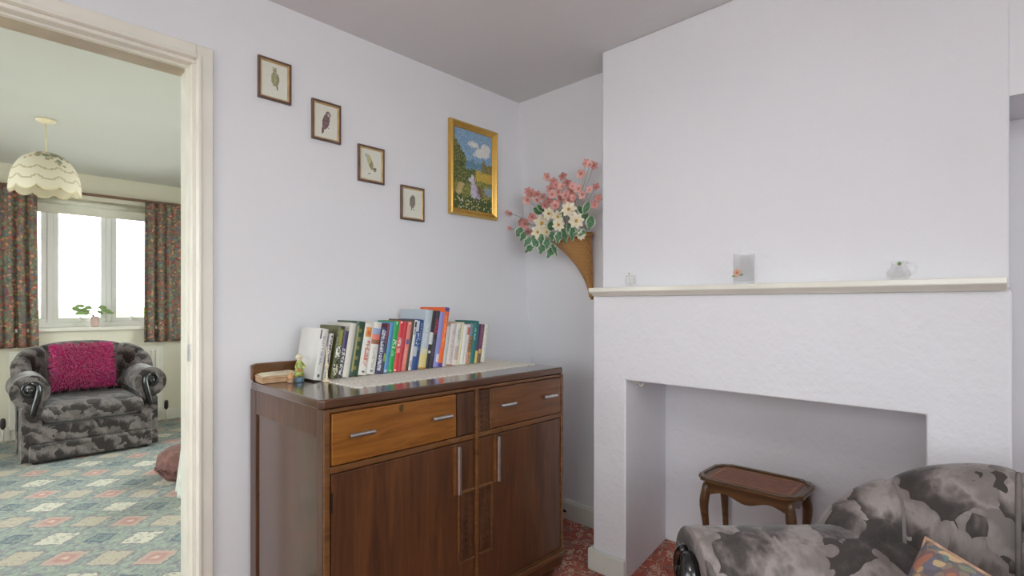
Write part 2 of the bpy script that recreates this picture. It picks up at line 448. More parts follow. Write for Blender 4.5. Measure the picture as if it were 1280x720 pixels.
def window(name, x0, x1, z0, z1, mull, M, depth=.06, fw=.045, sash=.04):
    """frame in local XZ, looking along +Y; M places it"""
    root = bpy.data.objects.new(name, None); C.objects.link(root); root.matrix_world = M; tag(root, kind='structure')
    b = MB(); b.box(x0, x1, 0, depth, z1 - fw, z1); b.box(x0, x1, 0, depth, z0, z0 + fw); b.box(x0, x0 + fw, 0, depth, z0 + fw, z1 - fw); b.box(x1 - fw, x1, 0, depth, z0 + fw, z1 - fw)
    for mx in mull: b.box(mx - .02, mx + .02, 0, depth, z0 + fw, z1 - fw)
    b.build('window_frame', upvc, root, bevel=.004)
    xs = [x0 + fw] + [q for mx in mull for q in (mx - .02, mx + .02)] + [x1 - fw]
    for i in range(0, len(xs), 2):
        a, c = xs[i], xs[i + 1]; lo, hi = z0 + fw, z1 - fw
        s = MB(); s.box(a, c, .005, depth - .008, hi - sash, hi); s.box(a, c, .005, depth - .008, lo, lo + sash); s.box(a, a + sash, .005, depth - .008, lo + sash, hi - sash); s.box(c - sash, c, .005, depth - .008, lo + sash, hi - sash)
        so = s.build('sash', upvc, root, bevel=.004)
        MB().box(a + sash - .003, c - sash + .003, depth * .5 - .002, depth * .5 + .002, lo + sash - .003, hi - sash + .003).build('pane', pane_m, so)
        if name == 'window_1':
            h = MB(); h.box((a + c) / 2 - .01, (a + c) / 2 + .01, -.02, .006, lo + .01, lo + .05); h.build('latch', upvc, so, bevel=.003)
    return root
window('window_1', WX0, WX1, WZ0 + .02, WZ1, [.472, .895], Matrix.Translation((0, FAR + .13, 0)))
struct('trim_1', MB().box(WX0 - .03, WX1 + .03, FAR - .035, FAR + .28, WZ0 - .012, WZ0 + .02), gloss_white, bevel=.006)
window('window_2', y0, y1, z0, z1, [-.43, .28], Matrix.Translation((RX - .15, 0, 0)) @ Matrix.Rotation(R(90), 4, 'Z'))
window('window_3', x0, x1, z0, z1, [-.53, .23], Matrix.Translation((0, RY - .09, 0)) @ Matrix.Rotation(R(180), 4, 'Z') @ Matrix.Translation((-(x0 + x1), 0, 0)) if False else Matrix.Translation((0, RY - .15, 0)))

window('window_4', fy0, fy1, fz0, fz1, [3.4, 4.4], Matrix.Translation((-1.8, 0, 0)) @ Matrix.Rotation(R(90), 4, 'Z'))
window('added_window_5', fy0, fy1, fz0, fz1, [3.4, 4.4], Matrix.Translation((2.75, 0, 0)) @ Matrix.Rotation(R(90), 4, 'Z'))  # unseen side window, added to brighten the far room
def portal(loc, rot, sx, sy):
    l = bpy.data.lights.new('daylight_portal', 'AREA'); l.shape = 'RECTANGLE'; l.size = sx; l.size_y = sy; l.cycles.is_portal = True
    o = bpy.data.objects.new('daylight_portal', l); C.objects.link(o); o.location = loc; o.rotation_euler = rot
portal(((WX0 + WX1) / 2, FAR + .3, (WZ0 + WZ1) / 2), (R(-90), 0, 0), WX1 - WX0, WZ1 - WZ0)
portal((RX - .22, (y0 + y1) / 2, (z0 + z1) / 2), (0, R(-90), 0), z1 - z0, y1 - y0)
portal(((x0 + x1) / 2, RY - .22, (z0 + z1) / 2), (R(90), 0, 0), x1 - x0, z1 - z0)

portal((-1.92, (fy0 + fy1) / 2, (fz0 + fz1) / 2), (0, R(-90), 0), fz1 - fz0, fy1 - fy0)
portal((2.82, (fy0 + fy1) / 2, (fz0 + fz1) / 2), (0, R(90), 0), fz1 - fz0, fy1 - fy0)
# outside
struct('ground_outside', MB().box(-40, 40, -40, 80, -.4, -.3), plain('pale_bounce_ground', (196, 194, 192), .9, .1, 3))  # lawn ground coloured pale grey so its bounce light is not green
def hedge_mesh():
    b = MB(); r2 = random.Random(3)
    for i in range(60):
        b.ball((-8 + i * .3 + r2.uniform(-.2, .2), 16 + r2.uniform(-.5, .5), r2.uniform(-.2, .9)), r2.uniform(.4, .8), nu=10, nv=7)
    return b
tag(hedge_mesh().build('hedge', plain('hedge_leaves', (120, 150, 96), .9, .3, 8, bump=.5), smooth=True), 'pale sunlit green hedge outside beyond the bright window', 'hedge', kind='stuff')

# doorway casing
b = MB()
CX = .594
for (a, c, dy) in ((DR - .004, CX, .018), (DR - .002, DR + .012, .025)):
    b.box(a, c, WY - dy, WY, 0, DH + (c - DR))
    b.box(DL - (c - DR), a, WY - dy, WY, DH + (a - DR), DH + (c - DR))
    b.box(DL - (c - DR), DL - (a - DR), WY - dy, WY, 0, DH + (a - DR))
struct('trim_2', b, gloss_white, bevel=.005)
b = MB()
b.box(DR - .016, DR - .001, WY - .004, WY + WT + .02, FF, DH - .016); b.box(DL + .001, DR - .001, WY - .004, WY + WT + .02, DH - .016, DH - .001); b.box(DL + .001, DL + .016, WY - .004, WY + WT + .02, FF, DH - .016)
b.box(DR - .026, DR - .014, WY + .03, WY + .05, FF, DH - .024); b.box(DL + .016, DR - .014, WY + .03, WY + .05, DH - .024, DH - .014)
struct('trim_3', b, gloss_white, bevel=.003)
struct('trim_4', MB().box(DL + .02, DR - .017, WY + .051, WY + WT + .018, DH - .022, DH - .0165), plain('shade_tan_soffit', (196, 180, 158), .35, .06, 8, coat=.3))  # tan colour stands in for shade on the door-head soffit
MBk = MB().box(DR - .0185, DR - .0155, WY + .012, WY + .03, 1.02, 1.08)
kp = MBk.build('strike_plate', chrome, bevel=.001); tag(kp, 'small metal strike plate on the white door jamb', 'strike plate')

# baseboards
def sk(b, x0, x1, y0, y1, h=.1): b.box(x0, x1, y0, y1, 0, h)
struct('baseboard_chimney', MB().box(1.962, 1.98, 1.213, 1.386 + .02, 0, .1), base_paint, bevel=.008, seg=3)
struct('baseboard_chimney_side', MB().box(1.9805, 2.4, 1.3865, 1.406, 0, .1), base_paint, bevel=.006, seg=3)
struct('baseboard_chimney_right', MB().box(1.962, 1.98, -.02, .182, 0, .1), base_paint, bevel=.006, seg=3)
struct('baseboard_alcove', MB().prism([(2.338, 0), (2.366, 0), (2.36, .105), (2.345, .105), (2.338, .09)], 1.407, WY, 'Y'), base_paint)
struct('baseboard_left', MB().box(CX + .001, 2.336, WY - .018, WY, 0, .1), base_paint, bevel=.006, seg=3)
b = MB(); b.box(-1.7, 2.6, FAR - .02, FAR, FF, FF + .11)
struct('baseboard_far', b, gloss_white, bevel=.006)
vent = MB(); vent.box(2.331, 2.3375, 1.82, 1.85, .038, .05)
tag(vent.build('cable_hole_cap', black_wood, bevel=.002), 'small black cap low on the alcove skirting board', 'cap')

# ------------------------------------------------------------------ mantel shelf
ms = MB().prism([(1.93, 1.296), (1.93, 1.278), (1.938, 1.272), (1.952, 1.268), (1.962, 1.258), (1.965, 1.2625), (2.0325, 1.2625), (2.0325, 1.296)], .004, 1.376, 'Y')
tag(ms.build('mantel_shelf', gloss_white, bevel=.003), 'long cream painted mantel shelf across the white chimney breast', 'shelf')
MZ = 1.2965
def coated(): return cut_glass
t = thing('votive_glass', 'tiny clear glass pot near the flower-basket end of the mantel shelf', 'glass', (1.985, 1.192, MZ))
MB().lathe([(.0, 0), (.018, 0), (.023, .012), (.024, .03), (.02, .042), (.022, .052), (.0205, .052), (.0185, .042), (.022, .03), (.021, .013), (0, .006)], 20).build('glass_body', cut_glass, t, smooth=True)
b = MB(); b.tube([(0, -.002, .012), (-.004, .004, .04), (.002, .008, .058)], .0012, 5); b.ball((.002, .008, .06), .005, nu=8, nv=6)
b.build('sprig', plain('pale_green_sprig', (176, 182, 140), .6), t, smooth=True)
t = thing('tumbler', 'tall clear glass tumbler with a painted flower, middle of the mantel shelf', 'glass', (1.982, .711, MZ))
MB().lathe([(0, 0), (.034, 0), (.036, .004), (.0375, .11), (.0375, .113), (.0355, .113), (.034, .012), (0, .01)], 28).build('glass_body', cut_glass, t, smooth=True)
b = MB()
for k in range(5):
    a = k * 2 * PI / 5
    b.ball((-.0345 + .002, .012 + .009 * math.cos(a), .042 + .009 * math.sin(a)), .007, .35, 1, 1, 8, 6, (224, 178, 160))
b.ball((-.036, .012, .042), .005, .5, 1, 1, 8, 6, (190, 120, 70)); b.ball((-.0335, -.002, .034), .007, .3, 1.3, .6, 8, 6, (120, 140, 90)); b.ball((-.033, .024, .03), .007, .3, 1.2, .6, 8, 6, (150, 160, 110))
b.build('flower_motif', print_m, t, smooth=True)
t = thing('glass_jug', 'small squat clear glass jug with a green bead, toward the armchair end of the mantel', 'jug', (1.982, .247, MZ))
MB().lathe([(0, 0), (.022, 0), (.03, .012), (.031, .024), (.022, .038), (.019, .046), (.023, .058), (.0215, .058), (.0175, .046), (.02, .038), (.028, .023), (.026, .012), (0, .006)], 24).build('glass_body', cut_glass, t, smooth=True)
MB().tube([(0, -.02, .052), (0, -.036, .05), (0, -.043, .036), (0, -.036, .02), (0, -.027, .015)], .0035, 8).build('handle', cut_glass, t, smooth=True)
b = MB(); b.ball((-.018, -.004, .05), .0055, nu=8, nv=6); b.build('bead', plain('green_bead', (110, 140, 80), .4), t, smooth=True)

# hook in the fireplace
b = MB(); b.tube([(2.1, 1.2365, .872), (2.1, 1.222, .868), (2.1, 1.212, .852), (2.1, 1.2, .853), (2.1, 1.194, .866)], .004, 8); b.box(2.088, 2.112, 1.2262, 1.2335, .855, .884)
tag(b.build('hook', gloss_white, smooth=True), 'small white hook on the inner wall of the fireplace opening', 'hook')

# ------------------------------------------------------------------ pictures
def frame_rings(rings, w, h):
    """rings: (inset, y) from outer back to inner; local XZ centred, front is -Y"""
    b = MB(); vs = []; fs = []
    for (i, y) in rings:
        a, c = w / 2 - i, h / 2 - i
        vs += [(-a, y, -c), (a, y, -c), (a, y, c), (-a, y, c)]
    for r in range(len(rings) - 1):
        for k in range(4):
            k2 = (k + 1) % 4; fs.append((r * 4 + k, r * 4 + k2, (r + 1) * 4 + k2, (r + 1) * 4 + k))
    b.add(vs, fs); return b
def picture_sheet(w, h, nx, ny, fn, y):
    b = MB(); b.grid(nx, ny, lambda u, v: (-w / 2 + w * u, y, -h / 2 + h * v), colfn=fn); return b
def ell(u, v, cx, cy, rx, ry, rot=0):
    du, dv = u - cx, v - cy; c, s = math.cos(rot), math.sin(rot)
    a, b_ = du * c + dv * s, -du * s + dv * c
    return (a / rx) ** 2 + (b_ / ry) ** 2
def mixc(a, b_, f): return tuple(x + (y - x) * f for x, y in zip(a, b_))
def owl(kind):
    q = random.Random(kind)
    paper = (222, 222, 208)
    def fn(u, v):
        n = q.random()
        if kind == 0:
            if ell(u, v, .5, .79, .075, .07) < 1 or ell(u, v, .45, .86, .02, .035) < 1 or ell(u, v, .55, .86, .02, .035) < 1:
                if ell(u, v, .47, .79, .015, .012) < 1 or ell(u, v, .53, .79, .015, .012) < 1: return (70, 66, 50)
                return mixc((150, 146, 116), (186, 182, 150), n)
            if ell(u, v, .52, .55, .15, .22) < 1: return mixc((128, 128, 98), (188, 184, 140), n) if u < .6 else mixc((104, 102, 84), (150, 146, 116), n)
            if ell(u, v, .59, .33, .03, .1, .2) < 1: return (120, 118, 100)
        if kind == 1:
            if ell(u, v, .58, .72, .11, .1) < 1: return (196, 188, 180) if ell(u, v, .6, .72, .06, .06) < 1 and n > .25 else mixc((112, 92, 92), (134, 110, 108), n)
            if ell(u, v, .48, .5, .15, .25, -.35) < 1: return mixc((96, 74, 78), (144, 118, 118), n)
            if ell(u, v, .35, .24, .05, .13, -.15) < 1: return mixc((92, 72, 76), (118, 94, 96), n)
            if ell(u, v, .6, .32, .05, .012) < 1: return (150, 144, 136)
        if kind == 2:
            if ell(u, v, .28, .78, .07, .07) < 1: return mixc((198, 198, 176), (168, 178, 170), n)
            if ell(u, v, .45, .58, .11, .27, .5) < 1: return mixc((176, 166, 116), (206, 200, 164), n) if u - v < -.1 else mixc((128, 122, 92), (174, 164, 122), n)
            if ell(u, v, .68, .36, .08, .07, .4) < 1: return (134, 126, 100)
            if ell(u, v, .42, .2, .08, .015) < 1 or ell(u, v, .42, .2, .01, .04) < 1: return (150, 148, 136)
        if kind == 3:
            if ell(u, v, .5, .56, .16, .22, -.1) < 1 or ell(u, v, .53, .7, .11, .1) < 1: return mixc((112, 104, 96), (160, 150, 140), n)
            if ell(u, v, .45, .31, .035, .05) < 1 or ell(u, v, .56, .3, .05, .012) < 1: return (130, 122, 112)
        return mixc(paper, (230, 229, 218), n)
    return fn
owls = [(.8115, 2.0935, .126, .160, 'small framed owl print highest on the wall, nearest the doorway', 0),
        (1.023, 1.987, .127, .165, 'small framed print of a dark brown owl, second from the doorway', 1),
        (1.2345, 1.848, .131, .162, 'small framed print of a slanting pale owl, third down the wall', 2),
        (1.457, 1.705, .133, .162, 'small framed print of a tiny grey owl, lowest on the wall', 3)]
for (x, z, w_, h_, lab, k) in owls:
    t = thing('framed_print', lab, 'picture', (x, WY - .0005, z), 0, 'owl prints on the wall')
    frame_rings([(0, 0), (0, -.012), (.002, -.014), (.006, -.014), (.009, -.010), (.009, 0)], w_, h_).build('frame', brown_frame, t)
    frame_rings([(.0085, -.004), (.0085, -.011), (.0105, -.0115), (.0145, -.006), (.0145, -.004)], w_, h_).build('slip', slip_gold, t)
    picture_sheet(w_ - .026, h_ - .026, 40, 50, owl(k), -.0055).build('print', print_m, t)
def landscape():
    q = random.Random(11)
    def fn(u, v):
        ju, jv = int(u * 40 + .5 * math.sin(v * 60)), int(v * 60 + .5 * math.sin(u * 50)); h_ = math.sin(ju * 127.1 + jv * 311.7) * 43758.5453; n = h_ - math.floor(h_); h2 = math.sin(ju * 269.5 + jv * 183.3) * 43758.5; h2 -= math.floor(h2); u += (h2 - .5) * .05; v += (n - .5) * .03; wob = .02 * math.sin(u * 19) + .015 * math.sin(u * 41 + 1)
        # lady in a pale dress
        if ell(u, v, .47, .415, .035, .03) < 1: return mixc((214, 206, 210), (236, 230, 232), n)
        if ell(u, v, .44, .385, .09, .022) < 1: return mixc((196, 190, 204), (230, 226, 232), n)
        if .15 < v < .4:
            k = (.4 - v) / .25; cx = .47 + .1 * k; hw = .045 + .12 * k
            if abs(u - cx) < hw * .8 and v > .155 + .06 * abs(u - cx): return mixc((188, 176, 206), (226, 220, 230), n) if u < cx + .02 else mixc((150, 132, 160), (214, 204, 222), n)
        if ell(u, v, .62, .24, .12, .09) < 1 and n > .3: return mixc((104, 76, 56), (138, 104, 72), n)
        if v < .17 + wob:                                           # flower bank
            if n > .9: return (222, 220, 190)
            if n > .84: return (206, 190, 90)
            return mixc((52, 70, 40), (96, 112, 58), q.random())
        if u < .33 + .05 * math.sin(v * 20) and .24 < v < .86 - .9 * max(0, u - .05):   # tall trees
            if ell(u, v, .08, .28, .3, .05) > 1: return mixc((52, 70, 36), (150, 146, 78), n)
        if .25 < u < .55 and v < .52 and v > .33: return mixc((70, 90, 50), (120, 132, 66), n)
        if u > .72 and .5 < v < .63 + wob: return mixc((112, 106, 62), (150, 138, 84), n)
        if v > .52:
            if .53 < v < .66 and ell(u, v, .52, .53, .28, .1 + wob) < 1: return mixc((92, 134, 164), (118, 154, 172), n)
            if ell(u, v, .75, .76, .2, .06) < 1 or ell(u, v, .82, .82, .13, .06) < 1 or ell(u, v, .5, .84, .14, .04) < 1 or ell(u, v, .66, .72, .18, .03) < 1: return mixc((214, 214, 212), (238, 236, 230), n)
            return mixc((116, 156, 194), (158, 186, 206), n)
        if u > .4 and v > .38: return mixc((190, 158, 62), (216, 186, 84), n)      # yellow field
        if u > .8 and v < .32 and v > .22: return mixc((140, 158, 178), (170, 180, 190), n)
        if u < .35 and abs(u - .06 - (v - .15) * .8) < .07: return mixc((190, 170, 116), (208, 190, 140), n)
        return mixc((98, 112, 52), (178, 168, 92), n)
    return fn
t = thing('framed_painting', 'gilt-framed landscape painting of a woman in a pale dress, beside the flower basket', 'painting', (1.848, WY - .0005, 1.932))
frame_rings([(0, 0), (0, -.016), (.004, -.023), (.009, -.027), (.014, -.027), (.02, -.021), (.03, -.016), (.036, -.01), (.036, 0)], .338, .489).build('frame', gold, t, bevel=.0015)
picture_sheet(.338 - .07, .489 - .07, 80, 120, landscape(), -.008).build('canvas', canvas_m, t)

# ------------------------------------------------------------------ sideboard
SX0, SX1, SY0, SY1, SZ = .703, 1.859, 1.46, 2.05, .938
sb = thing('sideboard', 'dark oak sideboard with two doors and chrome bar handles against the white wall', 'sideboard', (SX0, SY0, 0))
W, D = SX1 - SX0, SY1 - SY0
b = MB()                                       # carcass: side frames with recessed panels, back, floor
z0c, z1c = .07, SZ - .03
for s in (0, 1):
    xa, xb = (0.012, .03) if s == 0 else (W - .03, W - .012)
    b.box(xa, xb, .005, .05, z0c, z1c); b.box(xa, xb, D - .06, D - .004, z0c, z1c)
    b.box(xa, xb, .05, D - .06, z1c - .09, z1c); b.box(xa, xb, .05, D - .06, z0c, z0c + .1)
b.box(.03, W - .03, D - .02, D - .006, z0c, z1c); b.box(.03, W - .03, .03, D - .02, z0c, z0c + .02)
b.build('carcass', oak, sb, bevel=.004)
for s in (0, 1):
    xa, xb = (.019, .027) if s == 0 else (W - .027, W - .019)
    MB().box(xa, xb, .048, D - .058, z0c + .095, z1c - .085).build('side_panel', oak_top, sb, bevel=.004)
pl = [(.0, .012), (.012, 0), (W - .012, 0), (W, .012), (W, D - .01), (W - .01, D), (.05, D), (.014, D - .014), (0, D - .05)]
MB().prism(pl, SZ - .03, SZ, 'Z').build('top', oak_top, sb, bevel=.008, seg=3)
MB().prism([(.012, SZ), (.012, SZ + .058), (.03, SZ + .062), (W - .05, SZ + .062), (W - .03, SZ + .04), (W - .02, SZ)][::-1], D - .022, D - .004, 'Y').build('upstand', oak_x, sb, bevel=.005)
fr = MB()
fr.box(.012, .03, -.006, .005, z0c, z1c); fr.box(W - .03, W - .012, -.006, .005, z0c, z1c)
cx = W / 2 + .0
# x positions measured along the front
XC0, XC1 = .607, .622                          # centre strip
fr.box(XC0, XC1, -.012, .005, .115, z1c - .002)
fr.box(.03, XC0, -.006, .005, .715, .735); fr.box(XC1, W - .03, -.006, .005, .715, .735)
fr.box(.03, W - .03, -.003, .005, .10, .125)
fr.box(.03, W - .03, -.002, .005, z1c - .012, z1c)
fr.build('front_rail', oak_x, sb, bevel=.003)
MB().box(.012, W - .012, -.018, .01, .095, .118).build('plinth_moulding', oak_x, sb, bevel=.006, seg=3)
MB().box(.02, W - .02, -.004, .02, .05, .096).build('plinth', oak, sb, bevel=.004)
def bar_handle(parent, x, z, vert=False, L=.085):
    h = MB()
    if vert:
        h.tube([(x, -.022, z - L / 2), (x, -.022, z + L / 2)], .0075, 12); h.box(x - .004, x + .004, -.02, .006, z - L / 2 + .01, z - L / 2 + .02); h.box(x - .004, x + .004, -.02, .006, z + L / 2 - .02, z + L / 2 - .01)
    else:
        h.tube([(x - L / 2, -.024, z), (x + L / 2, -.024, z)], .0075, 12); h.box(x - L / 2 + .012, x - L / 2 + .022, -.02, .006, z - .005, z + .005); h.box(x + L / 2 - .022, x + L / 2 - .012, -.02, .006, z - .005, z + .005)
    return tag(h.build('handle', chrome, parent, bevel=.001), 'chrome bar handle')
dz0, dz1 = .738, z1c - .014
d1 = MB().box(.034, .515, -.008, .3, dz0, dz1).build('drawer', oak_honey, sb, bevel=.004); d1['label'] = 'honey oak drawer front'
bar_handle(d1, .128, .822); bar_handle(d1, .44, .822)
e = MB(); e.prism([(.277 + .008 * math.cos(a), .878 + .013 * math.sin(a)) for a in [k * PI / 6 for k in range(12)]], -.0105, -.007, 'Y'); e.build('escutcheon', plain('aged_brass', (110, 88, 50), .4, .1, metal=.8), d1)
d2 = MB().box(.70, W - .034, -.008, .3, dz0, dz1).build('drawer', oak_red, sb, bevel=.004); d2['label'] = 'reddish oak drawer front'
bar_handle(d2, .772, .822); bar_handle(d2, 1.035, .822)
MB().box(.52, .603, -.007, .02, dz0, dz1).build('carved_panel', oak_carved, sb, bevel=.003)
def carve(x0, x1, z0, z1, y):
    b = MB(); q = random.Random(int(x0 * 1000))
    b.box(x0, x1, y, y + .01, z0, z1)
    n = int((z1 - z0) / .022)
    for i in range(n):
        for j in range(max(1, int((x1 - x0) / .02))):
            xx = x0 + (j + .5) * (x1 - x0) / max(1, int((x1 - x0) / .02)); zz = z0 + (i + .5) * (z1 - z0) / n
            pts = [(xx + .007 * math.cos(a * 1.5) * (1 - a / 7), y - .001, zz + .008 * math.sin(a * 1.5) * (1 - a / 7)) for a in [k * .55 for k in range(10)]]
            b.tube(pts, .0022, 5)
    return b
carve(.626, .682, dz0, dz1, -.006).build('carved_panel', oak_carved, sb)
MB().box(.684, .698, -.009, .01, dz0, dz1).build('drawer_divider', oak_x, sb, bevel=.002)
for side in (0, 1):
    a, c = (.034, XC0 - .003) if side == 0 else (XC1 + .003, W - .034)
    dr = MB().box(a, c, -.004, .018, .128, .712).build('door', oak, sb, bevel=.003)
    pa, pc = (.528, XC0 - .006) if side == 0 else (XC1 + .006, .692)
    carve(pa + .004, pc - .004, .285, .52, -.006).build('carved_inset', oak_carved, dr)
    m = MB()
    for (q0, q1) in ((.525, .535), (.268, .278)): m.box(pa - .004, pc + .002, -.013, -.003, q0, q1)
    if side == 0: m.box(pa - .006, pa + .002, -.010, -.003, .278, .525)
    else: m.box(pc - .002, pc + .006, -.010, -.003, .278, .525)
    m.build('inset_moulding', oak_x, dr, bevel=.003)
    hx = .512 if side == 0 else .714
    MB().box(hx - .012, hx + .004, -.014, -.002, .528, .708).build('handle_plate', oak_red, dr, bevel=.002)
    h = MB(); h.tube([(hx + .006, -.02, .53), (hx + .006, -.02, .705)], .008, 12); tag(h.build('handle', chrome, dr, smooth=False, bevel=.001), 'chrome bar handle')
    if side == 0: MB().box(.0305, .036, -.009, -.003, .60, .66).build('hinge', plain('dark_hinge', (60, 50, 44), .4, metal=.8), dr)
for (fx, fy) in ((.07, .06), (W - .07, .06), (.07, D - .07), (W - .07, D - .07)):
    MB().lathe([(0, 0), (.03, 0), (.043, .012), (.048, .03), (.042, .045), (.03, .052), (.03, .06)], 24, fx, fy, 0).build('foot', oak, sb, smooth=True)

# lace runner
RX0, RX1, RY0, RY1 = .90, 1.835, 1.588, 1.955
pts = []
def scal(n, a, b_, out):
    r = []
    for i in range(n):
        for k in range(6):
            f = (i + k / 6) / n; s_ = .009 * math.sin(PI * k / 6)
            r.append((a[0] + (b_[0] - a[0]) * f + out[0] * s_, a[1] + (b_[1] - a[1]) * f + out[1] * s_))
    return r
pts = scal(38, (RX0, RY0), (RX1, RY0 + .03), (0, -1)) + scal(15, (RX1, RY0 + .03), (RX1, RY1), (1, 0)) + scal(38, (RX1, RY1), (RX0, RY1), (0, 1)) + scal(15, (RX0, RY1), (RX0, RY0), (-1, 0))
tag(MB().prism(pts, SZ + .0004, SZ + .0026).build('lace_runner', lace_mat()), 'cream lace runner with scalloped edge lying on the sideboard top', 'runner')

# ------------------------------------------------------------------ books
BZ = SZ + .003
WHT = (222, 218, 210)
def book(x_right, y_spine, t, h, d, lean, cover, marks, label, rz=0, pages=(226, 218, 200), z=BZ, grp='books standing in the row'):
    """origin at the bottom right spine edge; leans to +X"""
    nx, nz = 6, max(30, int(h / .0035))
    q = random.Random(int(x_right * 1e4))
    def col(u, v):
        c = cover
        for mk in marks:
            kind = mk[0]
            if kind == 'band' and mk[1] <= v <= mk[2]: c = mk[3]
            elif kind == 'patch' and mk[1] <= v <= mk[2] and mk[3] <= u <= mk[4]: c = mk[5]
            elif kind == 'text' and mk[1] <= v <= mk[2] and mk[3] <= u <= mk[4]:
                if q.random() < .55: c = mk[5]
            elif kind == 'mottle' and q.random() < mk[2]: c = mk[1]
        return c
    b = MB(); hb = .0016
    bulge = min(.004, t * .12)
    b.grid(nx, nz, lambda u, v: (-t + t * u, -bulge * math.sin(PI * u), h * v), colfn=col)                  # spine
    b.grid(nx, nz, lambda u, v: (-t + hb + (t - 2 * hb) * u, hb - bulge * math.sin(PI * u) * .9, h * v), col=cover)
    for xa, xb in ((-t, -t + hb), (-hb, 0)): b.box(xa, xb, 0.0002, d, 0, h, cover)
    for v_ in (0, 1): b.grid(nx, 1, lambda u, v: (-t + t * u, -bulge * math.sin(PI * u) + hb * v, h * v_), col=cover)
    o = b.build('book', cover_m); tag(o, label, 'book', grp)
    o.location = (x_right, y_spine, z); o.rotation_euler = (0, lean, rz)
    pm = page_m
    MB().box(-t + hb + .0003, -hb - .0003, hb + .001, d - .004, .003, h - .003).build('pages', pm, o)
    return o
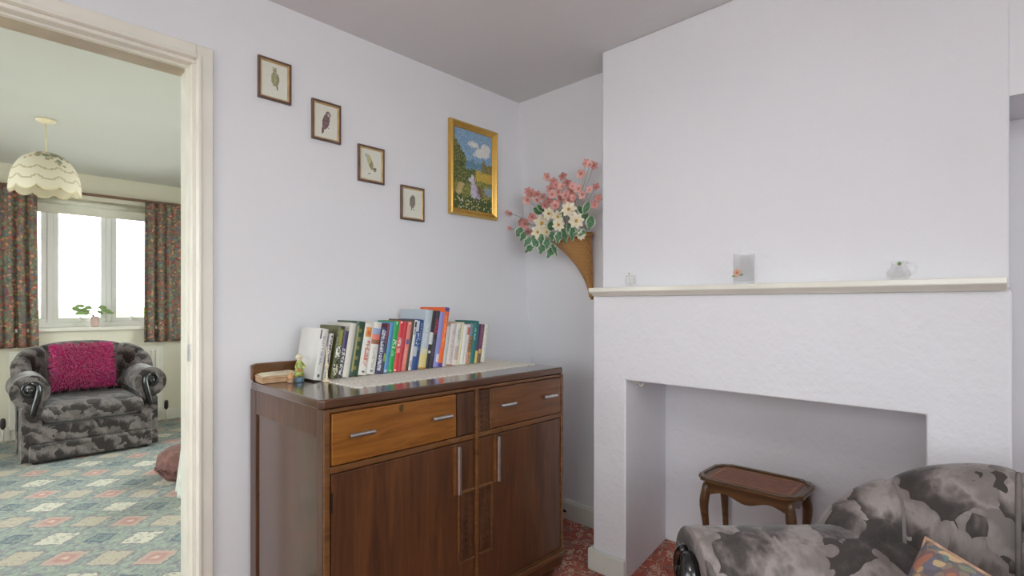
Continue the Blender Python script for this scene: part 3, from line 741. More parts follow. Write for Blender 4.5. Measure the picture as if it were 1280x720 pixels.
# (u_right_bottom px spacing turned into metres along the shelf) x_right, thickness, height, depth
LEAN = R(9.5)
YS = 1.83
def X(u):
    a = (u - 640) / F
    return YS * (.7204 + .6936 * a) / (.693 - .7204 * a)
def Hh(u, v0, v1):
    a = (u - 640) / F
    return (v1 - v0) / F * (YS / (.693 - .7204 * a))
NAVY = (46, 50, 92); BLK = (44, 42, 46)
rows = [
 # u0,   u1,  vtop, vbot, depth, cover, marks, label
 (404, 408.5, 413, 471, .115, (206, 204, 200), [('text', .05, .95, .15, .85, (50, 48, 50))], 'slim white paperback with heavy black lettering, right beside the leftmost white book'),
 (413, 421.5, 404, 470, .15, (92, 92, 44), [('mottle', (48, 50, 34), .45), ('patch', .62, .92, .3, .9, (150, 148, 70)), ('text', .38, .62, .1, .9, (226, 224, 214)), ('text', .06, .26, .2, .8, (210, 206, 180))], 'thick camouflage green and yellow book with white lettering'),
 (421.5, 427.5, 411, 470, .11, (62, 48, 92), [('text', .05, .62, .25, .75, (206, 200, 206)), ('band', 0, .55, (48, 46, 58)), ('text', .05, .55, .25, .75, (214, 210, 214))], 'purple and black paperback beside the camouflage green book'),
 (427.5, 435.5, 402, 470, .16, (214, 209, 198), [], 'plain cream book with no lettering, left of the dark green hardback'),
 (435.5, 447, 400, 468.5, .155, (40, 72, 54), [('patch', .08, .92, .2, .25, (150, 140, 80)), ('patch', .08, .92, .8, .85, (150, 140, 80))] + [('patch', k, k + .07, .32, .7, (128, 122, 70)) for k in (.12, .3, .48, .64, .8)], 'dark green hardback with gilt panels on its spine'),
 (447, 458, 403, 467.5, .13, WHT, [('patch', .74, .93, .2, .9, (224, 150, 66)), ('patch', .78, .86, .3, .6, (214, 100, 50)), ('text', .15, .68, .3, .75, (206, 130, 120)), ('patch', .05, .09, .4, .65, (90, 86, 90))], 'white paperback with orange picture at top and pale red lettering'),
 (458, 468, 402, 467.5, .135, WHT, [('patch', .76, .88, 0, 1, (150, 166, 200)), ('patch', .66, .76, 0, 1, (220, 120, 100)), ('patch', .58, .66, 0, 1, (150, 92, 64)), ('text', .12, .5, .3, .7, (180, 190, 180)), ('patch', .05, .09, .4, .6, (90, 100, 140))], 'white paperback with blue, red and brown picture bands near its top'),
 (469, 476, 407, 465, .125, NAVY, [('text', .06, .94, .25, .8, (200, 198, 210))], 'navy paperback lettered in white beside the two white picture spines'),
 (476, 479, 401, 464, .13, (112, 44, 66), [('band', 0, .6, (52, 60, 80)), ('patch', .25, .4, .2, 1, (140, 170, 60))], 'thin maroon and blue book with a lime patch beside the sky blue spine'),
 (479, 484.5, 400, 464, .13, (78, 146, 190), [('patch', .02, .06, .2, .9, (200, 200, 200)), ('mottle', (70, 130, 180), .2)], 'sky blue paperback touching the bright green one'),
 (484.5, 491, 399, 463.5, .13, (22, 158, 72), [('text', .46, .64, .15, .85, (226, 232, 224)), ('text', .32, .42, .2, .8, (120, 200, 140)), ('patch', .94, .98, .3, .5, (230, 230, 230)), ('patch', .02, .05, .3, .5, (230, 230, 230))], 'bright green paperback with white title'),
 (491, 497, 399, 463, .13, (212, 52, 62), [('text', .5, .66, .2, .8, (236, 220, 214)), ('text', .36, .46, .2, .8, (230, 170, 160)), ('patch', .95, .98, .2, .5, (240, 236, 230)), ('patch', .02, .05, .2, .5, (240, 236, 230))], 'bright red paperback with white title'),
 (497, 501.5, 400, 462.5, .13, (194, 52, 66), [('text', .2, .5, .3, .7, (150, 40, 50))], 'crimson paperback between the bright red and salmon pink ones'),
 (501.5, 506.5, 400, 462, .13, (224, 128, 112), [('patch', .55, .64, .2, .8, (90, 96, 150)), ('text', .15, .5, .3, .6, (240, 170, 150)), ('patch', .95, .98, .3, .6, (240, 220, 210))], 'salmon pink paperback with a small blue emblem'),
 (506.5, 510, 397, 461.5, .18, (74, 66, 62), [], 'dark brown book with a wide dark top edge, behind the salmon pink one'),
 (510, 513.5, 398, 461.5, .13, (222, 220, 218), [('patch', .86, .97, .1, .9, (50, 50, 52)), ('text', .7, .84, .2, .8, (110, 104, 106)), ('patch', .06, .2, .2, .9, (170, 172, 174))], 'thin white book with a black mark near its top beside a navy book'),
 (513.5, 521, 398, 461, .14, (42, 74, 136), [('text', .5, .72, .1, .5, (196, 204, 216)), ('patch', .76, .96, 0, .35, (190, 198, 206)), ('patch', .26, .46, 0, .45, (176, 184, 190)), ('text', .4, .95, .6, .9, (170, 186, 212))], 'royal blue book with white lettering in front of the pale grey-blue large one'),
 (522.5, 531.5, 387, 461, .19, (184, 196, 206), [('band', 0, .24, (218, 204, 140)), ('band', .24, .34, (212, 208, 178)), ('text', .45, .8, .35, .65, (206, 212, 216)), ('band', 0, .03, (206, 150, 60))], 'large pale grey-blue book fading to yellow at the foot of its spine'),
 (531.5, 536, 388, 460.5, .15, BLK, [('patch', .42, .62, 0, 1, (216, 216, 214)), ('patch', .26, .3, .2, .9, (216, 216, 214))], 'slim black book with a white block on the spine'),
 (536, 541, 388, 460, .15, (50, 48, 62), [('text', .58, .86, .2, .8, (188, 40, 66)), ('text', .2, .5, .4, .6, (90, 88, 100))], 'black paperback with red lettering'),
 (541, 547, 390, 459.5, .15, (142, 144, 206), [('patch', .1, .24, .3, 1, (222, 222, 226))], 'lavender blue book beside the tall orange one'),
 (547, 552.5, 384, 459, .19, (238, 106, 42), [('band', .93, 1, (84, 72, 150)), ('band', 0, .06, (84, 60, 140)), ('text', .3, .85, .35, .65, (240, 170, 110))], 'tall orange book with purple corners, tallest in the row'),
 (552.5, 557, 406, 457, .11, (196, 196, 194), [], 'thin grey book just right of the tall orange one'),
 (557, 564.5, 403, 455.5, .12, (216, 208, 204), [('text', .1, .9, .3, .7, (196, 180, 176)), ('band', 0, .04, (190, 130, 104))], 'pinkish white paperback with faint lettering'),
 (564.5, 571.5, 402, 455, .12, (220, 213, 206), [('patch', .12, .46, .1, .9, (196, 176, 168)), ('text', .55, .9, .3, .7, (150, 160, 156))], 'off-white paperback with a pale pink picture low on its spine'),
 (571.5, 574, 400, 454, .13, (222, 216, 168), [], 'thin pale yellow book among the white ones'),
 (574, 579, 404, 453.5, .12, (228, 226, 222), [], 'plain bright white paperback right of the pale yellow one'),
 (579, 582, 403, 453.5, .12, (220, 214, 212), [('patch', .74, .92, 0, 1, (200, 100, 84)), ('text', .2, .6, .3, .7, (200, 180, 196))], 'thin white book with a red picture near its top'),
 (582, 587, 402, 453, .12, (110, 136, 150), [('band', 0, .3, (204, 150, 110)), ('band', .3, .68, (150, 112, 70)), ('mottle', (90, 84, 70), .2)], 'blue-grey paperback turning brown at the bottom, left of the teal book'),
 (587, 592.5, 399, 452.5, .145, (28, 118, 116), [('text', .55, .85, .2, .45, (120, 190, 186))], 'teal hardback near the far end of the row'),
 (592.5, 595.5, 404, 452, .12, (66, 60, 92), [('band', 0, .32, (224, 200, 112))], 'thin dark blue book with a yellow foot beside the teal one'),
 (595.5, 600, 403, 451.5, .12, (118, 66, 92), [('band', 0, .28, (120, 96, 74)), ('patch', .24, .36, .1, .9, (208, 176, 90)), ('text', .5, .9, .35, .65, (150, 100, 120))], 'plum purple paperback, next to last in the row'),
 (600.5, 605.5, 403, 450.5, .12, (222, 220, 212), [('text', .3, .9, .3, .5, (190, 188, 182))], 'white paperback at the fireplace end of the row'),
]
prev = None
for (u0, u1, vt, vb, dep, cov, mk, lab) in rows:
    x0b, x1b = X(u0), X(u1)
    if prev is not None and x0b < prev: x0b = prev + .0003
    t_ = (x1b - x0b) * math.cos(LEAN) - .0004
    h = Hh(u1, vt, vb) / math.cos(LEAN) * .985
    book(x1b, YS, t_, h, dep, LEAN, cov, mk, lab)
    prev = x1b
book(X(402.0), YS + .004, .030, .19, .14, LEAN, (218, 216, 212), [('text', .3, .85, .35, .65, (170, 170, 178)), ('patch', .8, .98, .05, .2, (60, 58, 60)), ('patch', .06, .11, .4, .65, (90, 90, 96))], 'white paperback with blank cover facing the doorway, leftmost in the row', rz=R(4))

# ornaments on the sideboard
t = thing('card_box', 'flat tan wooden box on the corner of the sideboard top under cream cards', 'box', (.778, 1.945, SZ + .0005), R(-6))
MB().box(-.068, .068, -.045, .045, 0, .017).build('box_body', plain('tan_wood', (186, 148, 112), .5, .1, 20), t, bevel=.003)
MB().box(-.069, .069, -.046, .046, .0172, .025).build('lid', plain('tan_wood_lid', (196, 160, 124), .5, .1, 20), t, bevel=.003)
for i in range(3):
    lab = ['cream card lying directly on the tan wooden box', 'cream card in the middle of the small pile on the tan box', 'topmost cream card with faint print on the tan wooden box'][i]
    def cf(u, v, i=i): return mixc((226, 216, 188), (206, 180, 150), 1 if i == 2 and ell(u, v, .55, .5, .25, .3) < 1 and rnd.random() > .5 else 0)
    b = MB(); b.box(-.064 + .004 * i, .06 - .003 * i, -.042, .042, 0, .0022, (226, 216, 188)); b.grid(20, 14, lambda u, v: (-.064 + .004 * i + (.124 - .007 * i) * u, -.042 + .084 * v, .0023), colfn=cf)
    o = b.build('card', print_m); tag(o, lab, 'card', 'cream cards on the tan box'); o.location = (.778 + .003 * i, 1.945 - .003 * i, SZ + .0258 + .0026 * i); o.rotation_euler = (0, 0, R(-6 + 5 * i))
t = thing('figurine', 'small green and yellow figurine with cream bonnet on a blue base beside white book', 'figurine', (.822, 1.868, SZ + .0005))
MB().lathe([(0, 0), (.017, 0), (.018, .004), (.018, .016), (.015, .019), (0, .019)], 8).build('base', plain('blue_base', (92, 116, 132), .4), t, bevel=.001)
b = MB(); b.lathe([(.013, .019), (.0165, .03), (.015, .045), (.0105, .06), (.0125, .068), (.009, .076), (.004, .08)], 18)
b.tube([(-.011, -.003, .067), (-.017, -.009, .055), (-.008, -.015, .05)], .0035, 7); b.tube([(.011, -.003, .067), (.016, -.01, .056), (.006, -.016, .05)], .0035, 7)
b.build('dress', plain('green_yellow_glaze', (150, 158, 84), .35, .35, 60), t, smooth=True)
b = MB(); b.ball((0, -.001, .088), .0095); b.tube([(0, -.0095, .088), (0, -.0125, .0868)], .0015, 5)
b.build('head', plain('porcelain_skin', (228, 204, 182), .35), t, smooth=True)
b = MB(); b.ball((0, .002, .091), .0115, 1, .9, 1); b.lathe([(.0115, .094), (.015, .091), (.0115, .092)], 16)
b.build('bonnet', plain('cream_bonnet', (226, 220, 186), .4), t, smooth=True)
b = MB(); b.ball((-.01, -.014, .045), .006, col=None); b.ball((-.004, -.016, .044), .005); b.build('posy', plain('orange_posy', (202, 130, 84), .5), t, smooth=True)
t = thing('trinket', 'tiny orange and cream trinket on the sideboard between card box and figurine', 'ornament', (.79, 1.868, SZ + .0005))
MB().lathe([(0, 0), (.011, 0), (.012, .008), (.009, .012), (0, .012)], 10).build('base', plain('tan_base', (176, 140, 110), .5), t, smooth=True)
b = MB(); b.ball((0, 0, .02), .01); b.ball((0, -.002, .033), .006); b.tube([(0, .004, .037), (.001, .005, .045)], .0015, 5); b.build('figure', plain('orange_figure', (214, 160, 116), .4), t, smooth=True)
t = thing('candlestick', 'slender cream ornament stick standing in front of the book row', 'ornament', (.895, 1.803, SZ + .0005))
MB().lathe([(0, 0), (.014, 0), (.0145, .003), (.008, .007), (.0045, .014), (.004, .03), (.0032, .05), (.006, .055), (.0095, .059), (.006, .063), (.0032, .068), (.0028, .1), (.0022, .128), (0, .13)], 16).build('stem', plain('cream_china', (222, 206, 172), .3, .04), t, smooth=True)

# ------------------------------------------------------------------ wall basket and flowers
def wallx(z): return 2.365 - .153 * z / CZ
bk = thing('wall_basket', 'conical tan wicker basket hung on the alcove wall beside the chimney breast', 'basket', (2.24, 1.60, 1.26))
def bask(u, v, inner=0):
    # v 0 tip .. 1 rim ; u around
    z = .32 * v
    w_ = .012 + .118 * (v ** 1.9) - inner * .004; c = .085 * (v ** 2.0)
    dpt = (.012 + .075 * v ** 1.5) - inner * .004
    a = 2 * PI * u
    back = wallx(1.26 + z) - 2.24 - .004
    x = back - dpt + dpt * math.cos(a) * 1.0
    lean = .0
    return (x, c + w_ * math.sin(a) - .012 * v, z + lean + (.02 * v ** 6) * math.cos(a))
b = MB(); b.grid(36, 26, lambda u, v: bask(u, v), True); b.grid(36, 26, lambda u, v: bask(u, max(.06, v), 1), True)
b.build('basket_body', wicker(), bk, smooth=True)
MB().tube([bask(k / 36, 1.0) for k in range(37)], .008, 8).build('rim', wicker(), bk, smooth=True)
b = MB(); b.tube([bask(0, 0.0), Vector(bask(0, 0)) + Vector((-.006, 0, -.006)), Vector(bask(0, 0)) + Vector((-.008, 0, -.01))], .008, 8); b.build('tip', wicker(), bk, smooth=True)

def PT(px, py, Xp=2.13):                       # place in the arrangement: measured across the spray
    a = (px - 640) / F; D_ = Xp / (.7204 + .6936 * a)
    return Vector((Xp, D_ * (.693 - .7204 * a), 1.22 + (381 - py) / F * D_))
petal_m = plaster_leaf('silk_petals', (200, 170, 160), None)
leaf_m = plaster_leaf('silk_leaves', (96, 128, 96), None)
stem_m = plain('flower_stem', (134, 132, 104), .6, .1)
CEN = Vector((2.15, 1.655, 1.585))
fl = thing('flower_arrangement', 'pink and cream silk flowers with variegated ivy spilling from the wicker basket', 'flowers', tuple(CEN))
q = random.Random(5)
def basis(n):
    n = n.normalized(); a = n.cross(Vector((0, 0, 1)))
    if a.length < .1: a = Vector((0, 1, 0))
    a.normalize(); return a, n.cross(a).normalized(), n
def petals(b, c, n, r, k, wid, col, cup=.25, col2=None, ph=0):
    a, bb, n = basis(n)
    for i in range(k):
        t_ = ph + 2 * PI * i / k; d = a * math.cos(t_) + bb * math.sin(t_); s_ = n.cross(d)
        def fn(u, v):
            ww = wid * r * math.sin(PI * min(1, .12 + v * .88)) ** .7 * (1 if v < .99 else .35)
            return c + d * (r * v) + s_ * ww * (u - .5) * 2 + n * (cup * r * v * v + .06 * r * abs(u - .5))
        b.grid(2, 4, fn, colfn=lambda u, v: col2 if (col2 and v < .3) else mixc(col, (255, 250, 245), .12 * q.random()))
toCam = lambda p: (Vector((0, 0, 1.3)) - p).normalized()
def clear(p):
    p = Vector(p); p.x = min(p.x, wallx(p.z) - .03); p.y = min(p.y, WY - .03)
    if p.y < 1.40 and p.x > 1.99: p.y = 1.40
    return p
def stem(c): 
    c0 = CEN - Vector((0, 0, .04)); mid = (c + c0) / 2 + Vector((0, 0, .03))
    pts = [clear(c0.lerp(mid, k / 4).lerp(mid.lerp(c, k / 4), k / 4)) - CEN for k in range(5)]
    return MB().tube(pts, .0011, 5)
daisies = [(711, 262, .036), (720, 276, .037), (697, 271, .03), (698, 281, .03), (686, 267, .03), (677, 279, .042), (672, 290, .034), (726, 294, .022), (683, 290, .026)]
for i, (px, py, r) in enumerate(daisies):
    c = clear(PT(px, py, 2.06 + .012 * (i % 3))); n = toCam(c) + Vector((q.uniform(-.25, .25), q.uniform(-.25, .25), q.uniform(-.1, .35)))
    r *= 1.18
    b = MB(); petals(b, c - CEN, n, r, 8 if i not in (5, 6) else 6, .30, (240, 232, 208), .12, None, q.random())
    petals(b, c - CEN + n.normalized() * .003, n, r * .72, 6, .28, (236, 226, 196), .3, None, q.random() + .3)
    o = b.build('cream_flower', petal_m, fl, smooth=True); o['label'] = 'cream silk daisy'
    nn = n.normalized(); cb = MB(); cb.ball(c - CEN + nn * .006, r * .2, nu=9, nv=6); cb.build('flower_eye', plain('flower_eye_gold', (196, 156, 70), .7, .2, 200), o, smooth=True)
    stem(c - nn * .003).build('stem', stem_m, fl)
pinks = [(684, 221), (692, 227), (703, 220), (726, 217), (737, 206), (733, 204), (742, 207), (664, 242), (678, 246), (672, 243), (698, 240), (707, 244), (690, 243), (686, 253), (711, 250), (723, 236), (737, 237), (745, 234), (748, 248), (694, 257), (743, 256), (701, 249), (681, 257), (717, 247),
         (630, 266), (634, 268), (633, 286), (651, 277), (665, 271), (660, 290), (656, 280), (659, 250), (660, 239), (709, 228), (714, 239), (728, 243), (716, 233), (688, 236), (703, 233), (695, 231), (671, 250)]
for i, (px, py) in enumerate(pinks):
    c = clear(PT(px, py, 2.08 + .03 * ((i * 7) % 4) / 3)); n = toCam(c) + Vector((q.uniform(-.6, .6), q.uniform(-.6, .6), q.uniform(-.4, .6)))
    sz = .015 if px < 640 else q.uniform(.022, .032)
    b = MB(); petals(b, c - CEN, n, sz, 5, .42, q.choice([(222, 158, 150), (214, 142, 134), (228, 174, 164), (206, 132, 126)]), .3, (186, 104, 100), q.random() * 6)
    o = b.build('pink_blossom', petal_m, fl, smooth=True); o['label'] = 'pink silk blossom'
    stem(c).build('stem', stem_m, fl)
def leaf(c, n, d, L, wv, lobes):
    a, bb, n = basis(n); d = (d - n * d.dot(n)).normalized(); s_ = n.cross(d)
    def prof(v):
        if lobes: return (.18 + .82 * abs(math.sin(PI * (v * 1.0) ** .7)) * (1 - .35 * v)) * (1 + .22 * math.cos(v * 13)) if v < .97 else .02
        return math.sin(PI * min(.99, .06 + v * .94)) ** .8
    b = MB()
    def fn(u, v): return c + d * L * v + s_ * wv * prof(v) * (u - .5) * 2 + n * (-.25 * L * v * v - .1 * wv * abs(u - .5) * -2)
    def cf(u, v):
        e = abs(u - .5) * 2
        if e > .66: return (214, 222, 204)
        return mixc((44, 92, 58), (98, 142, 96), q.random()) if e > .12 else (130, 160, 120)
    b.grid(8, 10, fn, colfn=cf); return b
leaves = [(660, 303, -1), (670, 305, 0), (683, 305, 0), (695, 310, 1), (687, 317, 0), (654, 296, -1), (662, 311, -1), (677, 312, 0), (729, 272, 1), (738, 278, 1), (676, 262, -1), (672, 264, -1), (650, 290, -1), (724, 291, 0), (706, 296, 0), (715, 293, 0), (733, 260, 1), (698, 297, 0), (690, 296, 0), (727, 262, 1), (703, 265, 0), (668, 296, -1), (676, 299, 0), (712, 286, 0), (705, 288, 0), (689, 282, 0)]
for i, (px, py, s_) in enumerate(leaves):
    c = clear(PT(px, py, 2.06 if py > 290 else 2.1)); n = toCam(c) + Vector((q.uniform(-.5, .5), q.uniform(-.4, .4), q.uniform(0, .6)))
    d = Vector((q.uniform(-.3, .3), -s_ * .8 + q.uniform(-.4, .4), -.7 if py > 280 else .7))
    if px > 722: d = Vector((-.2, q.uniform(-.2, .5), q.uniform(-.6, .5)))
    L = q.uniform(.048, .07)
    o = leaf(c - CEN - d.normalized() * L * .5, n, d, L, q.uniform(.019, .027), py > 290).build('ivy_leaf', leaf_m, fl, smooth=True)
    stem(c).build('stem', stem_m, fl)

# ------------------------------------------------------------------ side table in the fireplace
st = thing('side_table', 'small mahogany side table with leather top and curved legs inside the fireplace', 'table', (2.315, .785, 0), R(-90))
TW, TD, TZ = .42, .285, .475
def toptable(inset):
    a, c = TW / 2 - inset, TD / 2 - inset; k = .055; p = []
    for (sx, sy) in ((1, 1), (-1, 1), (-1, -1), (1, -1)):
        A = (sx * a, sy * (c - k)); B = (sx * (a - k), sy * c)
        arc = [(sx * (a - k * .42 * f + .0) if False else sx * (a - k * (1 - math.cos(f * PI / 2))), sy * (c - k * (1 - math.sin(f * PI / 2)))) for f in (0, .25, .5, .75, 1)]
        # outward point then concave: ogee corner
        arc = [(sx * a, sy * (c - k)), (sx * (a - k * .22), sy * (c - k * .82)), (sx * (a - k * .4), sy * (c - k * .4)), (sx * (a - k * .82), sy * (c - k * .22)), (sx * (a - k), sy * c)]
        p += arc if sx * sy > 0 else arc[::-1]
    return p
MB().prism(toptable(.0), TZ - .018, TZ - .006).build('tabletop', mahog, st, bevel=.004)
rim = MB(); o1, o2 = toptable(.002), toptable(.018); n = len(o1)
vs_ = [(x, y, TZ - .006) for x, y in o1] + [(x, y, TZ) for x, y in o1] + [(x, y, TZ) for x, y in o2] + [(x, y, TZ - .006) for x, y in o2]
fs_ = [(k * n + i, k * n + (i + 1) % n, ((k + 1) % 4) * n + (i + 1) % n, ((k + 1) % 4) * n + i) for k in range(4) for i in range(n)]
rim.add(vs_, fs_); rim.build('rim', mahog, st, bevel=.003)
li = MB(); a_, c_ = TW / 2 - .04, TD / 2 - .036
MB().box(-a_, a_, -c_, c_, TZ - .0062, TZ - .0045).build('leather_inlay', plain('brown_leather', (146, 92, 68), .5, .08, 30, bump=.1), st)
g = MB()
for (xa, xb, ya, yb) in ((-a_ + .012, a_ - .012, -c_ + .012, -c_ + .017), (-a_ + .012, a_ - .012, c_ - .017, c_ - .012), (-a_ + .012, -a_ + .017, -c_ + .017, c_ - .017), (a_ - .017, a_ - .012, -c_ + .017, c_ - .017)): g.box(xa, xb, ya, yb, TZ - .0046, TZ - .004)
g.build('gilt_border', plain('gilt_tooling', (176, 130, 72), .4, .08), st)
LX, LY = TW / 2 - .045, TD / 2 - .04
def apron(L):
    top = TZ - .018; pts_ = [(-L, top), (L, top)]
    for k in range(21):
        f = k / 20; s_ = L - 2 * L * f; e = abs(s_) / L
        pts_.append((s_, top - .052 - .012 * math.cos(2 * PI * e * .9) * (1 if e < .95 else 1)))
    return pts_
b = MB()
b.prism(apron(LX), -LY - .008, -LY + .006, 'Y'); b.prism(apron(LX), LY - .006, LY + .008, 'Y')
b.prism([(p[0] , p[1]) for p in apron(LY)], -LX - .008, -LX + .006, 'X'); b.prism(apron(LY), LX - .006, LX + .008, 'X')
b.build('apron', mahog, st)
for (sx, sy) in ((1, 1), (1, -1), (-1, 1), (-1, -1)):
    pr = [(TZ - .019, 0, .017), (TZ - .07, .003, .021), (TZ - .105, .010, .022), (TZ - .15, .009, .018), (TZ - .24, 0.0, .0135), (TZ - .34, -.004, .011), (.06, .0, .0105), (.02, .008, .0125), (0, .013, .0135)]
    MB().tube([(sx * (LX + o_), sy * (LY + o_), z_) for z_, o_, r_ in pr], [r_ for _, _, r_ in pr], 10).build('leg', mahog, st, smooth=True, subsurf=1)

# ------------------------------------------------------------------ armchairs
pipe_m = plain('grey_piping', (118, 110, 107), .8, .08, 20)
def armchair(label, loc, rz, s, fab, group):
    root = thing('armchair', label, 'armchair', loc, rz, group); root.scale = (s, s, s)
    MB().box(-.405, .405, -.385, .34, .14, .275).build('base', fab, root, bevel=.03, seg=4)
    MB().box(-.395, .395, -.395, .33, .02, .145).build('skirt', fab, root, bevel=.02, seg=4)
    # seat cushion, puffed
    b = MB()
    def cush(u, v):
        a, c = 2 * u - 1, 2 * v - 1
        return a, c
    nx, ny = 18, 18
    def top(sgn):
        def fn(u, v):
            a, c = 2 * u - 1, 2 * v - 1
            e = max(abs(a), abs(c)); pf = (1 - abs(a) ** 6) * (1 - abs(c) ** 6)
            return (.315 * a * (1 - .02 * (1 - pf)), -.11 + .315 * c, .36 + sgn * (.05 + .028 * pf ** .6))
        return fn
    b.grid(nx, ny, top(1)); b.grid(nx, ny, top(-1))
    edge = [(-1 + 2 * i / 18, -1) for i in range(18)] + [(1, -1 + 2 * i / 18) for i in range(18)] + [(1 - 2 * i / 18, 1) for i in range(18)] + [(-1, 1 - 2 * i / 18) for i in range(18)]
    def side(u, v):
        i = int(round(u * 72)) % 72; a, c = edge[i]; k = 1 + .045 * math.sin(PI * v); 
        return (.315 * a * .98 * k if abs(a) == 1 else .315 * a, -.11 + .315 * c * (k if abs(c) == 1 else 1), .36 - .05 + .1 * v)
    b.grid(72, 4, side, True)
    b.build('seat_cushion', fab, root, smooth=True)
    for sd in (-1, 1):
        ccx, ccz, r = .385, .528, .118
        prof = [(.318, .025), (.316, .44)]
        for k in range(25):
            a = R(215) - R(285) * k / 24
            prof.append((ccx + r * math.cos(a), ccz + r * math.sin(a) * 1.0))
        prof += [(.437, .40), (.44, .025)]
        prof = [(sd * x, z) for x, z in prof]
        if sd < 0: prof = prof[::-1]
        b = MB(); n = len(prof)
        ys = [-.375, -.2, 0, .12, .25]
        for y in ys:
            b.v += [(x, y, z - (.02 if y > .1 and z > .5 else 0)) for x, z in prof]
        for j in range(len(ys) - 1):
            for k in range(n):
                k2 = (k + 1) % n; b.f.append((j * n + k, j * n + k2, (j + 1) * n + k2, (j + 1) * n + k)); b.c.append(None)
        b.f.append(tuple(range(n))); b.c.append(None); b.f.append(tuple((len(ys) - 1) * n + k for k in range(n))); b.c.append(None)
        arm = b.build('arm', fab, root, bevel=.018, seg=4)
        # carved black scroll on the arm front
        c = MB(); cx_, cz_ = sd * .39, .538
        sp = [(cx_ + sd * (.058 - .0066 * k) * math.cos(PI * .5 - k * .62), -.388 - .0015 * k, cz_ + (.058 - .0066 * k) * math.sin(PI * .5 - k * .62)) for k in [j * .5 for j in range(15)]]
        c.tube(sp, [.014 - .0005 * j for j in range(15)], 8)
        c.ball((cx_, -.398, cz_), .022, 1, .6, 1, 12, 8)
        c.ball((cx_, -.38, cz_), .055, 1, .2, 1, 20, 8)
        ln = [(cx_ + sd * .0, -.386, cz_ + .056), (cx_ - sd * .045, -.39, cz_ + .05), (cx_ - sd * .055, -.392, cz_), (cx_ - sd * .04, -.392, cz_ - .07), (cx_ - sd * .022, -.392, cz_ - .13), (cx_ - sd * .014, -.395, cz_ - .18), (cx_ - sd * .006, -.40, cz_ - .2)]
        c.tube(ln, [.016, .027, .034, .034, .03, .028, .018], 8, flat=.8)
        tag(c.build('scroll', black_wood, arm, smooth=True, subsurf=1), 'black carved wood scroll')
    # shell back with upholstered channels
    G = [-1.0, -.72, -.40, .40, .72, 1.0]
    def bulge(p):
        for k in range(5):
            if G[k] <= p <= G[k + 1]:
                u = (p - G[k]) / (G[k + 1] - G[k]); return max(0, 1 - abs(2 * u - 1) ** 2.6) ** .55
        return 0
    def shell(u, v):
        p = -1 + 2 * u; al = p * R(100)
        bl = bulge(p); rad = .055
        T = .575 + .268 * max(0, 1 - abs(p) ** 2.4) ** .6 + .02 * (bl - 1)
        inn = rad * .7 + .034 * bl
        if v < .4: z = .28 + (T - rad - .28) * (v / .4); off = -inn
        elif v < .6:
            a = PI * (1 - (v - .4) / .2); z = T - rad + rad * math.sin(a); k = math.cos(a)
            off = k * (rad if k > 0 else inn)
        else: z = (T - rad) + (.03 - (T - rad)) * ((v - .6) / .4); off = rad
        tilt = .10 * max(0, z - .34)
        Rr = .385 + tilt + off
        return (Rr * 1.03 * math.sin(al), .01 + (Rr * .9) * math.cos(al), z)
    b = MB(); b.grid(160, 44, shell)
    for u_ in (0, 1):
        i0 = len(b.v); b.v += [tuple(shell(u_, k / 40)) for k in range(41)]; b.f.append(tuple(range(i0, i0 + 41))); b.c.append(None)
    b.build('backrest', fab, root, smooth=True)
    for pp in G[1:-1]:
        b = MB(); b.tube([Vector(shell((pp + 1) / 2, .02 + .5 * k / 24)) - Vector((math.sin(pp * R(100)), math.cos(pp * R(100)), 0)) * .008 for k in range(25)], .0055, 6); b.build('piping', pipe_m, root, smooth=True)
    for (x, y) in ((-.35, -.34), (.35, -.34), (-.3, .26), (.3, .26)):
        MB().lathe([(.02, 0), (.028, .01), (.028, .048), (.02, .052)], 14, x, y, 0).build('foot', black_wood, root, smooth=True)
    return root

def pillow(nx, W_, H_, T_, pinch=.06):
    b = MB()
    for sg in (1, -1):
        def fn(u, v):
            a, c = 2 * u - 1, 2 * v - 1
            k = max(0, (1 - abs(a) ** 2.6)) ** .5 * max(0, (1 - abs(c) ** 2.6)) ** .5
            e = 1 - pinch * (1 - abs(c) ** 2) * abs(a) ** 4; e2 = 1 - pinch * (1 - abs(a) ** 2) * abs(c) ** 4
            return (W_ / 2 * a * e, sg * T_ / 2 * k, H_ / 2 * c * e2)
        b.grid(nx, nx, fn)
    return b
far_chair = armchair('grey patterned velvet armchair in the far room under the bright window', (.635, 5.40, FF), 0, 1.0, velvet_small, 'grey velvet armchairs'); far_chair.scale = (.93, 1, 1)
# foreground chair faces into the room, toward the doorway
CAX, CAY = 1.205, .0
fdir = Vector((-1, -.02)).normalized()
right2, fwd2 = Vector((.6936, -.7204)), Vector((.7204, .693))
fw = right2 * fdir.x + fwd2 * fdir.y
rz = math.atan2(fw.y, fw.x) + PI / 2
near_chair = armchair('large grey patterned velvet armchair in front of the fireplace', (CAX, CAY, 0), rz, 1.04, velvet_m, 'grey velvet armchairs')

